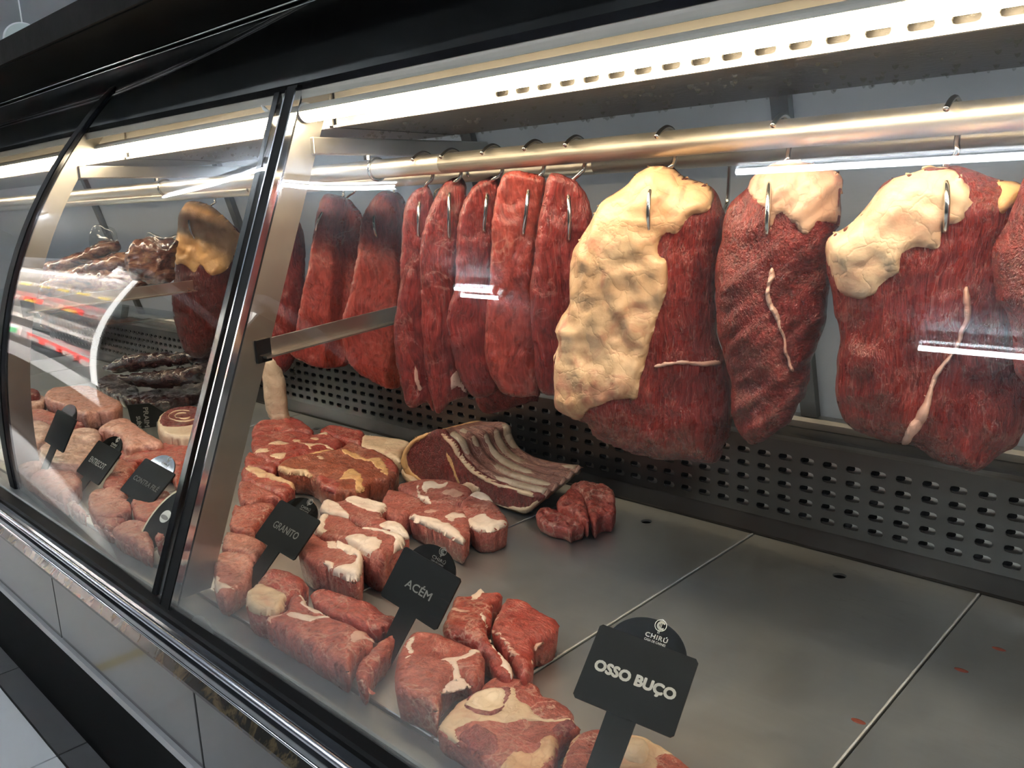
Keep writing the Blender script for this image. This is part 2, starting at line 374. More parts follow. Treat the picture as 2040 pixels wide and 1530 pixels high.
def spline(pts, n):
    P = np.asarray(pts, float); m = len(P); out = []
    for t in np.linspace(0, m - 1, n):
        i = min(int(t), m - 2); u = t - i
        p0, p1, p2, p3 = P[max(i - 1, 0)], P[i], P[i + 1], P[min(i + 2, m - 1)]
        out.append(.5 * ((2 * p1) + (-p0 + p2) * u + (2 * p0 - 5 * p1 + 4 * p2 - p3) * u ** 2 + (-p0 + 3 * p1 - 3 * p2 + p3) * u ** 3))
    return np.array(out)

# ------------------------------------------------------------------ value noise and the flesh builder
_T = rng.random((256, 256))
def vnoise(x, y, seed=0):
    x = np.asarray(x) + seed * 17.3; y = np.asarray(y) + seed * 5.7
    xi = np.floor(x).astype(int); yi = np.floor(y).astype(int); fx = x - xi; fy = y - yi
    fx = fx * fx * (3 - 2 * fx); fy = fy * fy * (3 - 2 * fy)
    g = lambda i, j: _T[(xi + i) % 256, (yi + j) % 256]
    return (g(0, 0) * (1 - fx) + g(1, 0) * fx) * (1 - fy) + (g(0, 1) * (1 - fx) + g(1, 1) * fx) * fy - .5
def fbm(x, y, s, seed=0, o=4):
    a = 0; k = 1.0
    for i in range(o): a = a + k * vnoise(x * s * 2.1 ** i, y * s * 2.1 ** i, seed + i); k *= .5
    return a
def poly_smooth(P, n, wob=0.0, seed=0):
    P = np.asarray(P, float); Q = np.vstack([P[-2:], P, P[:2]]); m = len(P)
    C = spline(Q, (m + 3) * 12 + 1)[24:24 + m * 12]
    seg = np.linalg.norm(np.roll(C, -1, 0) - C, axis=1); s = np.concatenate([[0], np.cumsum(seg)]); T = np.linspace(0, s[-1], n, endpoint=False)
    C2 = np.vstack([C, C[:1]]); out = np.stack([np.interp(T, s, C2[:, i]) for i in (0, 1)], 1)
    if wob:
        out = out + wob * np.stack([fbm(out[:, 0], out[:, 1], 60, seed), fbm(out[:, 0], out[:, 1], 60, seed + 9)], 1) * 2
    return out
def inside(P, poly):
    x, y = P[:, 0], P[:, 1]; c = np.zeros(len(P), bool); n = len(poly)
    for i in range(n):
        x0, y0 = poly[i]; x1, y1 = poly[(i + 1) % n]
        k = (y0 > y) != (y1 > y)
        c ^= k & (x < (x1 - x0) * (y - y0) / (y1 - y0 + 1e-18) + x0)
    return c
def nearest(P, poly):
    A = poly; B = np.roll(poly, -1, 0); D = B - A; dd = (D ** 2).sum(1) + 1e-18
    best = np.full(len(P), 1e9); Q = np.zeros_like(P)
    for i in range(len(A)):
        t = np.clip(((P - A[i]) @ D[i]) / dd[i], 0, 1); q = A[i] + t[:, None] * D[i]; d = np.linalg.norm(P - q, axis=1)
        k = d < best; best[k] = d[k]; Q[k] = q[k]
    return best, Q
def flesh_grid(poly, res):
    lo = poly.min(0) - res; hi = poly.max(0) + res
    nx, ny = [int((hi[i] - lo[i]) / res) + 2 for i in (0, 1)]
    gx, gy = np.meshgrid(lo[0] + np.arange(nx) * res, lo[1] + np.arange(ny) * res, indexing='ij')
    P = np.stack([gx.ravel(), gy.ravel()], 1); ins = inside(P, poly)
    I = ins.reshape(nx, ny); cell = I[:-1, :-1] | I[1:, :-1] | I[:-1, 1:] | I[1:, 1:]
    ci, cj = np.nonzero(cell); idx = lambda i, j: i * ny + j
    quads = np.stack([idx(ci, cj), idx(ci + 1, cj), idx(ci + 1, cj + 1), idx(ci, cj + 1)], 1)
    used = np.unique(quads); mp = -np.ones(nx * ny, int); mp[used] = np.arange(len(used))
    P = P[used]; ins = ins[used]; d, q = nearest(P, poly)
    near = (~ins) | (d < res * .28)
    P[near] = q[near]; d = np.where(near, 0.0, d)
    return P, mp[quads], d, near
class Flesh:
    """A piece of meat: an outline in a plane (origin O, axes U, V, facing Nn), swollen to the front and back."""
    def __init__(s, O, U, V, Nn): s.O, s.U, s.V, s.Nn = [np.asarray(a, float) for a in (O, U, V, Nn)]
    clamp = None; inset = 0.0
    def uv(s, pts): 
        out = []
        for p in pts:
            q = on_plane(p, s.O, s.Nn) - s.O; out.append((q @ s.U, q @ s.V))
        out = np.array(out)
        if s.clamp is not None: out[:, 1] = np.maximum(out[:, 1], s.clamp)
        return out
    def world(s, P, h): return s.O + P[:, :1] * s.U + P[:, 1:] * s.V + np.asarray(h)[:, None] * s.Nn
    def body(s, name, pts, mat, parent, tf=.03, tb=.03, rf=.03, rb=.02, pf=2.0, pb=2.0, amp=.004, ns=22, res=.005, seed=1, wob=.0015, slope=(0, 0), extra=None, n=160):
        s.poly = poly_smooth(s.uv(pts), n, wob, seed)
        if s.inset:      # keep neighbours in a row from cutting into each other
            T = np.roll(s.poly, -1, 0) - np.roll(s.poly, 1, 0); T /= np.linalg.norm(T, axis=1)[:, None] + 1e-12
            x, y = s.poly[:, 0], s.poly[:, 1]; sg = np.sign(np.sum(x * np.roll(y, -1) - y * np.roll(x, -1)))
            s.poly = s.poly + s.inset * sg * np.stack([-T[:, 1], T[:, 0]], 1)
        s.par = (tf, rf, pf, amp, ns, seed, slope, extra)
        P, quads, d, edge = flesh_grid(s.poly, res)
        top = s.height(P, d); bot = -tb * (1 - (1 - np.minimum(d / rb, 1)) ** pb) ** (1 / pb)
        bot = bot + P @ np.asarray(slope, float) * 1.0
        Vt = s.world(P, top); k = np.nonzero(~edge)[0]; mp = np.arange(len(P)); mp[k] = len(P) + np.arange(len(k))
        Vb = s.world(P[k], bot[k])
        V = np.vstack([Vt, Vb]); F = [tuple(q) for q in quads] + [tuple(mp[q][::-1]) for q in quads]
        # drop degenerate bottom faces whose four corners are all on the rim
        F = F[:len(quads)] + [f for f, q in zip(F[len(quads):], quads) if not edge[q].all()]
        return ob(name, V, F, mat, parent, True, origin=(s.O if parent is None else np.asarray(world_loc(parent))))
    def height(s, P, d=None):
        tf, rf, pf, amp, ns, seed, slope, extra = s.par
        if d is None:
            d, _ = nearest(P, s.poly); d = np.where(inside(P, s.poly), d, 0)
        e = np.minimum(d / rf, 1)
        h = tf * (1 - (1 - e) ** pf) ** (1 / pf) + amp * fbm(P[:, 0], P[:, 1], ns, seed) * np.minimum(d / .012, 1) * 2
        h = h + P @ np.asarray(slope, float)
        if extra is not None: h = h + extra(P, d)
        return h
    def patch(s, name, pts, mat, parent, t=.003, res=.005, seed=5, wob=.002, r=.006, amp=.002, label=None, uvpts=None, n=90):
        poly = poly_smooth(s.uv(pts) if uvpts is None else np.asarray(uvpts), n, wob, seed)
        d0, q = nearest(poly, s.poly); out = ~inside(poly, s.poly); poly = np.where(out[:, None], q, poly)
        P, quads, d, edge = flesh_grid(poly, res)
        db, _ = nearest(P, s.poly); db = np.where(inside(P, s.poly), db, 0)
        h = s.height(P, db) - .0012 + (t + .0012) * np.sqrt(1 - (1 - np.minimum(d / r, 1)) ** 2) + amp * fbm(P[:, 0], P[:, 1], 45, seed) * np.minimum(d / .01, 1)
        h = np.where(db <= 0, s.height(P, db) + .0006, h)
        # wrap over the rim a little so that the fat meets the silhouette
        o = ob(name, s.world(P, h), quads, mat, parent, True, origin=np.asarray(world_loc(parent)))
        sd = o.modifiers.new('thick', 'SOLIDIFY'); sd.thickness = .0025; sd.offset = -1
        if label: o['label'] = label
        return o

# ------------------------------------------------------------------ the room (setting)
XL, XR = -6.0, 1.3
def struct(o): o['kind'] = 'structure'; return o
def slabbox(name, lo, hi, mat):
    b = MB(); b.box(lo, hi); return struct(b.build(name, mat))
floor = slabbox('floor', (-10, -3.3, -.06), (4, 3.3, -.012), M['grout'])
slabbox('ceiling', (-10, -3.3, 3.08), (4, 3.3, 3.15), M['ceil'])
slabbox('wall_back', (-10, 3.2, -.06), (4, 3.3, 3.1), M['wall'])
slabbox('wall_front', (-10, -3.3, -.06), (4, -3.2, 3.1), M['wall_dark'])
slabbox('wall_left', (-10.1, -3.3, -.06), (-10, 3.3, 3.1), M['wall'])
slabbox('wall_right', (4, -3.3, -.06), (4.1, 3.3, 3.1), M['wall'])
# floor tiles: the strip along the foot of the counter is picked out tile by tile, dark border row and white field
def tile_mesh(w_, d_, mat):
    b = MB(); e = .003
    b.add([(e, e, -.012), (w_ - e, e, -.012), (w_ - e, d_ - e, -.012), (e, d_ - e, -.012), (e, e, 0), (w_ - e, e, 0), (w_ - e, d_ - e, 0), (e, d_ - e, 0)],
          [(4, 5, 6, 7), (0, 1, 5, 4), (1, 2, 6, 5), (2, 3, 7, 6), (3, 0, 4, 7)])
    me = bpy.data.meshes.new('tile'); me.from_pydata(b.v, [], b.f); me.materials.append(mat); me.update(); return me
tm_w = tile_mesh(.6, .6, M['tile_white']); tm_d = tile_mesh(.6, .6, M['tile_dark'])
for i in range(20):
    for j in range(7):
        o = bpy.data.objects.new('tile', tm_d if j == 0 else tm_w); COL.objects.link(o)
        o.location = (-9.9 + .6 * i + .35, .56 - .6 * j, 0) if j else (-9.9 + .6 * i + .35, .56, 0); o.parent = floor

# ceiling lamps of the shop: reflected rows, the row's unseen rest, added fill lamps
def shop_lamp(x0, x1, y, z, label, n=1, r=.0115):
    t = thing('ceiling_lamp', ((x0 + x1) / 2, y, z), label, 'lamp', 'fluorescent lamps under the shop ceiling')
    b = MB(); b.box((x0 - .03, y - .010 - .036 * (n - 1), z + .035), (x1 + .03, y + .010 + .036 * (n - 1), 3.08)); b.build('lamp_housing', M['white'], t, origin=(x0, y, z))
    for k in range(n):
        yy = y + (k - (n - 1) / 2) * .07
        b = MB(); b.tube([(x0, yy, z), (x1, yy, z)], r, 10); b.build('lamp_tube', M['lamp_shop'], t, True, origin=(x0, y, z))
        for xx in (x0, x1):
            b = MB(); b.box((xx - .012, yy - .014, z - .012), (xx + .012, yy + .014, z + .05)); b.build('lamp_holder', M['white'], t, origin=(xx, y, z))
LAB = 'white ceiling tube mirrored in the front glass '
shop_lamp(-4.83, -3.58, -.80, 3.0, LAB + 'over the hanging red slices')
shop_lamp(-1.63, -.40, -.82, 3.0, LAB + 'across the tops of the fat capped cuts')
shop_lamp(-1.20, .03, -1.92, 3.0, LAB + 'low across the widest hanging cut')
shop_lamp(-3.93, -3.57, -1.74, 3.0, LAB + 'a short pair on the dark slices', 2)
shop_lamp(-7.6, -6.35, -.80, 3.0, 'white fluorescent ceiling lamp over the far end of the aisle')
shop_lamp(1.2, 2.45, -.82, 3.0, 'white fluorescent ceiling lamp behind the photographer')
shop_lamp(1.6, 2.85, -2.3, 3.0, 'unseen white lamp added behind the photographer to brighten the floor')  # unseen lamp added to brighten the shop floor
for k, xx in enumerate((-5.2, -2.8, -.5, 1.8)):  # unseen lamps added so the frosted rear doors look bright
    shop_lamp(xx, xx + 1.25, 2.3, 3.0, 'unseen white lamp added behind the counter to brighten the rear doors, ' + ('farthest', 'third', 'second', 'nearest')[k])
# round green and white sign hanging from the ceiling, its upper rim showing over the canopy
b = MB(); b.box((-2.755, -1.3, 0), (-2.705, .14, .0006)); tag(b.build('floor_tape', M['yellow']), 'yellow tape strip stuck across the aisle floor, mirrored in the black front panel', 'tape')
c0 = on_plane((50, 86), (-4.2, 0, 0), (1, 0, 0)); t = thing('hanging_sign', c0, 'round pale green sign hanging from the ceiling behind the black canopy edge', 'sign')
def disc(cy, r, x, th, n=40):
    b = MB(); vv = []
    for xx in (x, x + th): vv += [(xx, c0[1] + cy + r * math.cos(2 * PI * k / n), c0[2] + r * math.sin(2 * PI * k / n)) for k in range(n)]
    b.add(vv, [(k, (k + 1) % n, n + (k + 1) % n, n + k) for k in range(n)] + [tuple(range(n - 1, -1, -1)), tuple(range(n, 2 * n))]); return b
disc(0, .080, -4.2, .012).build('board', plain('sign_pale', (.55, .62, .58), .4), t, origin=c0)
disc(0, .086, -4.205, .008).build('rim', M['white'], t, origin=c0)
disc(-.01, .034, -4.185, .006).build('emblem', plain('sign_green', (.12, .38, .2), .4), t, origin=c0)
b = MB(); b.tube([(c0[0], c0[1], c0[2] + .08), (c0[0], c0[1], 3.08)], .003, 6); b.build('cord', M['white'], t, origin=c0)

# ------------------------------------------------------------------ the display counter
X1, X2 = -1.24, -2.1
GA, GB = .3966, .1489
FP = (0.20313016, -0.20039072, -0.15735272, 0.66602627)
def yn(z): return GA * z + GB
def yf(z): return ((FP[0] * z + FP[1]) * z + FP[2]) * z + FP[3]
def yglass(x, z):
    s = min(max((x - X1) / (X2 - X1), 0), 1); return yn(z) * (1 - s) + yf(z) * s
case = thing('display_counter', (-1.2, .9, 0), 'long black refrigerated meat counter with slanted front glass and steel interior', 'display counter')
def part(b, name, mat, parent=None, smooth=False, bevel=0.0, origin=None):
    return b.build(name, mat, parent or case, smooth, origin, bevel)
def bx(name, lo, hi, mat, parent=None, bevel=0.0):
    b = MB(); b.box(lo, hi); return part(b, name, mat, parent, bevel=bevel)
def px_(name, prof, x0, x1, mat, parent=None, bevel=0.0, smooth=False):
    b = MB(); b.prism_x(prof, x0, x1); return part(b, name, mat, parent, smooth, bevel)
# base: undercut black plinth, polished front panels, marble ledge, bumper
px_('plinth', [(.637, 0), (.50, .60), (1.35, .60), (1.35, 0)], XL, XR, M['cavity'])
x = -1.90
pan = []
for i in range(-6, 6):
    x0 = -1.715 + .6 * i
    if x0 > XR or x0 + .6 < XL: continue
    bx('front_panel', (x0 + .002, .452, .632), (x0 + .598, .50, .772), M['black'], bevel=.0015)
bx('panel_backing', (XL, .47, .61), (XR, .52, .80), M['black_matte'])
bx('metal_strip', (XL, .446, .615), (XR, .49, .630), M['strip'])
px_('marble_ledge', [(.447, .770), (.447, .7755), (.462, .790), (.52, .792), (.52, .770)], XL, XR, M['marble'])
prof = [(.500, .792), (.468, .790), (.457, .794), (.451, .803), (.449, .814), (.453, .824), (.460, .829), (.463, .832), (.470, .835), (.482, .834), (.500, .834)]
px_('bumper', prof, XL, XR, M['bumper'], smooth=False, bevel=.001)
b = MB(); b.tube([(XL, .4535, .8275), (XR, .4535, .8275)], .0052, 12); part(b, 'chrome_bead', M['highlight_chrome'], smooth=True)  # bumper beads drawn in as the highlight lines of the ceiling tubes
b = MB(); b.tube([(XL, .4535, .7965), (XR, .4535, .7965)], .0026, 8); part(b, 'chrome_bead', M['chrome'], smooth=True)
px_('glass_gasket', [(.468, .834), (.468, .842), (.472, .845), (.493, .845), (.493, .834)], XL, XR, M['black_matte'])
# inner steel: deck frame under the trays, upright front rail behind the glass foot
bx('deck_frame', (XL, .52, .60), (XR, 1.32, .838), M['cavity'])
px_('front_rail', [(.494, .836), (.494, .846), (.497, .848), (.528, .848), (.532, .846), (.532, .838), (.515, .836)], XL, XR, M['rail'])
# rear: gutter, perforated air panel with a second sheet behind it, ledge, leaning rear doors
px_('gutter', [(1.294, .838), (1.294, .8515), (1.297, .853), (1.306, .885), (1.32, .885), (1.32, .838)], XL, XR, M['panel'])
def slot_sheet(x0, x1, z0, z1, y, cw, rows, slot, depth=.002, shift=0.0):
    b = MB(); n = int((x1 - x0) / cw); ch = (z1 - z0) / rows; a, h = slot
    ang = [(-a + h, -h), (a - h, -h)]
    S = [(-a + h, -h), (0, -h), (a - h, -h), (a - h * .3, -h * .75), (a, 0), (a - h * .3, h * .75), (a - h, h), (0, h), (-a + h, h), (-a + h * .3, h * .75), (-a, 0), (-a + h * .3, -h * .75)]
    O_ = [(-.5, -.5), (0, -.5), (.5, -.5), (.5, -.2), (.5, 0), (.5, .2), (.5, .5), (0, .5), (-.5, .5), (-.5, .2), (-.5, 0), (-.5, -.2)]
    for i in range(n):
        for j in range(rows):
            cx = x0 + (i + .5) * cw; cz = z0 + (j + .5) * ch
            vo = [(cx + p * cw, y, cz + q * ch) for p, q in O_]; vi = [(cx + p + shift, y, cz + q) for p, q in S]; vd = [(p, y + depth, q) for p, _, q in vi]
            k = 12
            b.add(vo + vi + vd, [(m, (m + 1) % k, k + (m + 1) % k, k + m) for m in range(k)] + [(k + m, k + (m + 1) % k, 2 * k + (m + 1) % k, 2 * k + m) for m in range(k)])
    return b
part(slot_sheet(-4.29 - .0145, .52, .8905, 1.013, 1.300, .039, 5, (.0125, .0056)), 'perforated_panel', M['panel'])
part(slot_sheet(-4.29 - .0145 - .013, .52, .8905, 1.013, 1.3085, .039, 5, (.0125, .0056)), 'inner_panel', M['arm'])
bx('panel_foot', (XL, 1.300, .884), (XR, 1.3015, .8905), M['panel'])
px_('panel_top', [(1.300, 1.013), (1.300, 1.030), (1.303, 1.038), (1.312, 1.041), (1.345, 1.046), (1.345, 1.042), (1.312, 1.036), (1.303, 1.028), (1.302, 1.013)], XL, XR, M['panel'])
px_('rear_ledge', [(1.34, 1.046), (1.338, 1.058), (1.343, 1.064), (1.352, 1.066), (1.40, 1.066), (1.40, 1.046)], XL, XR, M['arm'])
bx('duct', (XL, 1.325, .84), (XR, 1.345, 1.04), M['cavity'])
def yr(z): return 1.36 - (z - 1.066) * .28
for i, (xa, xb) in enumerate([(-6.0, -3.35), (-3.33, -2.33), (-2.31, -1.28), (-1.26, -.61), (-.59, .05), (.07, 1.3)]):
    px_('rear_door', [(yr(1.066), 1.066), (yr(1.80), 1.80), (yr(1.80) + .008, 1.80), (yr(1.066) + .008, 1.066)], xa, xb, M['rear'])
for xa in (-3.34, -2.32, -1.27, -.60, .06):
    px_('rear_post', [(yr(1.066) - .016, 1.066), (yr(1.80) - .016, 1.80), (yr(1.80) + .012, 1.80), (yr(1.066) + .012, 1.066)], xa - .014, xa + .014, M['rear_post'])
for k, xa in enumerate((-.715, -.66)):    # pale strips on the rear door
    px_('door_strip', [(yr(1.075) - .001, 1.075), (yr(1.42) - .001, 1.42), (yr(1.42), 1.42), (yr(1.075), 1.075)], xa, xa + .022, M['cream_rim'])
# head: black fascia, canopy slab, lamp channel
px_('fascia', [(.826, 1.639), (.872, 1.80), (1.25, 1.80), (1.25, 1.66), (.88, 1.645)], XL, XR, M['header'])
px_('fascia_lip', [(.7995, 1.637), (.806, 1.650), (.829, 1.650), (.829, 1.637)], X1, XR, M['black'])  # lip carried out to the glass to keep lamp light off the soffit
b = MB(); b.add([(X2, .7745, 1.637), (X2, .783, 1.650), (X2, .829, 1.650), (X2, .829, 1.637), (X1, .7995, 1.637), (X1, .806, 1.650), (X1, .829, 1.650), (X1, .829, 1.637)],
  [(0, 1, 5, 4), (1, 2, 6, 5), (2, 3, 7, 6), (3, 0, 4, 7), (3, 2, 1, 0), (4, 5, 6, 7)]); part(b, 'fascia_lip', M['black'])
px_('fascia_lip', [(.7745, 1.637), (.783, 1.650), (.829, 1.650), (.829, 1.637)], XL, X2, M['black'])
def flange(xa, ya, xb, yb):
    b = MB(); b.add([(xa, ya, 1.623), (xa, ya + .0015, 1.623), (xa, ya + .0015, 1.637), (xa, ya, 1.637), (xb, yb, 1.623), (xb, yb + .0015, 1.623), (xb, yb + .0015, 1.637), (xb, yb, 1.637)],
      [(0, 1, 5, 4), (1, 2, 6, 5), (2, 3, 7, 6), (3, 0, 4, 7), (3, 2, 1, 0), (4, 5, 6, 7)]); part(b, 'fascia_flange', M['beige'])
flange(X1, .8005, XR, .8005); flange(X2, .7755, X1, .8005); flange(XL, .7755, X2, .7755)
bx('canopy', (XL, .671, 1.80), (XR, 1.30, 1.85), M['slab'])
bx('canopy_soffit', (XL, .678, 1.797), (XR, 1.30, 1.80), M['under'])
for yy, zz, r_ in ((.858, 1.795, .0028), (.864, 1.787, .0016)):
    b = MB(); b.tube([(XL, yy, zz), (XR, yy, zz)], r_, 8); part(b, 'chrome_bead', M['chrome'], smooth=True)
for xa, xb in ((-2.094, -1.246), (-1.234, XR), (XL, -2.106)):
    px_('lamp_tray', [(.868, 1.5815), (.868, 1.5835), (1.15, 1.600), (1.152, 1.578), (1.148, 1.576)], xa, xb, M['tray'])
    xs = max(xa, -.86)
    if xb > xs: part(slot_sheet(xs, xb, 1.584, 1.603, .868, .039, 1, (.0125, .0046), .003), 'slotted_lip', M['lip'])
    if xs > xa: bx('lip_plate', (xa, .868, 1.584), (min(xs, xb), .871, 1.603), M['lip'])
    bx('back_plate', (xa, .868, 1.602), (xb, .872, 1.645), M['grey_back'])
    bx('reflector_backing', (xa, .880, 1.585), (xb, .884, 1.645), M['tray'])
    px_('tray_edge', [(.861, 1.5805), (.861, 1.584), (.869, 1.585), (.869, 1.5805)], xa, xb, M['steel'])
for xa, xb in ((-2.30, -1.252), (-1.230, .02), (.05, 1.26), (-3.50, -2.33), (-4.7, -3.55)):
    # LED tube: an aluminium back above, the glowing half round facing down
    yc, zc, rt = .807, 1.602, .0155
    b = MB(); b.prism_x([(yc + rt * math.cos(a), zc + rt * .8 * math.sin(a)) for a in np.linspace(0, PI, 13)], xa, xb); tb = part(b, 'lamp_tube', M['beige'])
    b = MB(); b.prism_x([(yc + rt * math.cos(a), zc - .0004 + rt * math.sin(a)) for a in np.linspace(-PI, 0, 17)], xa + .001, xb - .001); part(b, 'diffuser', M['lamp_case'], tb)
    for xx in (xa, xb):
        b = MB(); b.prism_x([(yc + (rt + .0006) * math.cos(a), zc + (rt + .0006) * math.sin(a)) for a in np.linspace(0, 2 * PI, 20, endpoint=False)], xx - .003, xx + .003); part(b, 'lamp_cap', M['white'], tb)
b = MB(); b.tube(spline([(-1.33, .835, 1.634), (-1.345, .81, 1.632), (-1.35, .80, 1.622), (-1.335, .815, 1.606), (-1.32, .835, 1.600)], 16), .0035, 8); part(b, 'lamp_cable', M['white'], smooth=True)
# beads of condensation along the tray
b = MB()
for i in range(420):
    xx = random.uniform(-2.0, .3); yy = 1.148 + random.uniform(-.004, .001) if i < 110 else random.uniform(.90, 1.14); r_ = random.uniform(.0018, .0048)
    zz = 1.5755 if i < 110 else 1.5805 - (yy - .868) * .016
    vv = [(xx, yy, zz - r_ * 1.25)]; 
    for s_, q in ((.75, -.75), (1.0, .1)): vv += [(xx + r_ * s_ * math.cos(a * PI / 3), yy + r_ * s_ * math.sin(a * PI / 3), zz + r_ * q) for a in range(6)]
    b.add(vv, [(0, 1 + (a + 1) % 6, 1 + a) for a in range(6)] + [(1 + a, 1 + (a + 1) % 6, 7 + (a + 1) % 6, 7 + a) for a in range(6)])
tag(part(b, 'water_beads', M['water'], smooth=True), kind='stuff')
# dividers between the panes
def strip_along(yfun, xa, xb, off0, off1, z0, z1, n=24):
    b = MB(); zs = np.linspace(z0, z1, n); v = []; f = []
    for z in zs:
        y = yfun(z); v += [(xa, y + off0, z), (xb, y + off0, z), (xb, y + off1, z), (xa, y + off1, z)]
    for i in range(n - 1):
        for k in range(4): f.append((4 * i + k, 4 * i + (k + 1) % 4, 4 * i + 4 + (k + 1) % 4, 4 * i + 4 + k))
    f += [(3, 2, 1, 0), (4 * n - 4, 4 * n - 3, 4 * n - 2, 4 * n - 1)]
    b.add(v, f); return b
dv = part(strip_along(yn, X1 - .004, X1 + .004, .008, .064, .853, 1.64), 'glass_divider', M['post_steel'])
part(strip_along(yn, X1 - .020, X1 + .010, -.006, .009, .843, 1.645), 'gasket', M['black_matte'], dv)
for xx in (-.0225, .0085): part(strip_along(yn, X1 + xx, X1 + xx + .004, -.0075, .004, .843, 1.64), 'chrome_edge', M['chrome'], dv)
part(strip_along(yn, X1 - .058, X1 - .046, .008, .030, .853, 1.64), 'side_flange', M['post_steel'], dv)
part(strip_along(yn, X1 - .062, X1 - .046, -.004, .006, .85, 1.64), 'gasket', M['black'], dv)
dv2 = part(strip_along(yf, X2 - .004, X2 + .004, .008, .058, .853, 1.65), 'glass_divider', M['post_steel'])
part(strip_along(yf, X2 - .022, X2 + .012, -.006, .010, .843, 1.80), 'gasket', M['black_matte'], dv2)
part(strip_along(yf, X2 + .012, X2 + .015, -.004, .006, .843, 1.80), 'gasket_lip', M['bumper'], dv2)
# panes
def pane(xa, xb, fun, nx, nz=28, th=.0022):
    b = MB(); xs = np.linspace(xa, xb, nx); zs = np.linspace(.842, 1.80, nz); v = []; f = []
    for o_ in (0, th):
        for x_ in xs:
            for z in zs: v.append((x_, fun(x_, z) + o_, z))
    q = nx * nz; id_ = lambda s, i, j: s * q + i * nz + j
    for i in range(nx - 1):
        for j in range(nz - 1):
            f.append((id_(0, i, j), id_(0, i + 1, j), id_(0, i + 1, j + 1), id_(0, i, j + 1))); f.append((id_(1, i, j), id_(1, i, j + 1), id_(1, i + 1, j + 1), id_(1, i + 1, j)))
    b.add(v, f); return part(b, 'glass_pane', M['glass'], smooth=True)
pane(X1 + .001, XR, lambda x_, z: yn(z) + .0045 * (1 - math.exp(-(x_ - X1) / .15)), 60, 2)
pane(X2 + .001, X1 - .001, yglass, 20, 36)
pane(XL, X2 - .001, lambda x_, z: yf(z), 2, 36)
# brackets: rail arms and shelf arms on each divider
for xd, yfun in ((X1, yn), (X2, yf)):
    a = bx('rail_arm', (xd - .012, yfun(1.55) + .05, 1.536), (xd + .012, 1.235, 1.564), M['arm'], bevel=.002)
    for yy in (.951, 1.19):
        b = MB(); b.tube([(xd + .0, yy + .0185 * math.cos(u), 1.512 + .0185 * math.sin(u)) for u in np.linspace(0, 2 * PI, 25)], .0035, 6, False); part(b, 'rail_clip', M['hook'], a, True)
        b = MB(); b.tube([(xd, yy - .02, 1.537), (xd, yy - .02, 1.528)], .006, 8); part(b, 'bolt', M['hook'], a)
    y0 = yfun(1.235) + .055 if xd == X1 else yfun(1.25) + .05
    s0 = .974 if xd == X1 else .99; dz = 0 if xd == X1 else .03
    b = MB(); b.prism_x([(y0 - .01, 1.212 + dz), (s0, 1.235 + dz * .5), (s0, 1.263 + dz * .5), (y0 - .01, 1.240 + dz)], xd - .003, xd + .003)
    b.prism_x([(y0 - .01, 1.212 + dz), (s0, 1.235 + dz * .5), (s0, 1.238 + dz * .5), (y0 - .01, 1.215 + dz)], xd - .003, xd + .022)
    sa = part(b, 'shelf_arm', M['steel'])
    b = MB(); b.prism_x([(y0 - .02, 1.204 + dz), (y0 + .006, 1.206 + dz), (y0 + .006, 1.244 + dz), (y0 - .02, 1.242 + dz)], xd - .008, xd + .010); part(b, 'socket', M['black'], sa)
b = MB(); b.box((-3.7, .66, 1.182), (X2 - .03, .99, 1.188)); part(b, 'glass_shelf', M['shelf_glass'])
# hanging rails
RF, RB = (.951, 1.512), (1.19, 1.503)
for (yy, zz) in (RF, RB):
    b = MB(); b.tube([(XL, yy, zz), (-1.06 if zz == RF[1] else -.93, yy, zz)], .0163, 24); part(b, 'hanging_rail', M['pipe'], smooth=True)
    b = MB(); b.tube([(-1.0595 if zz == RF[1] else -.9295, yy, zz), (XR, yy, zz)], .0163, 24); part(b, 'hanging_rail', M['pipe'], smooth=True)

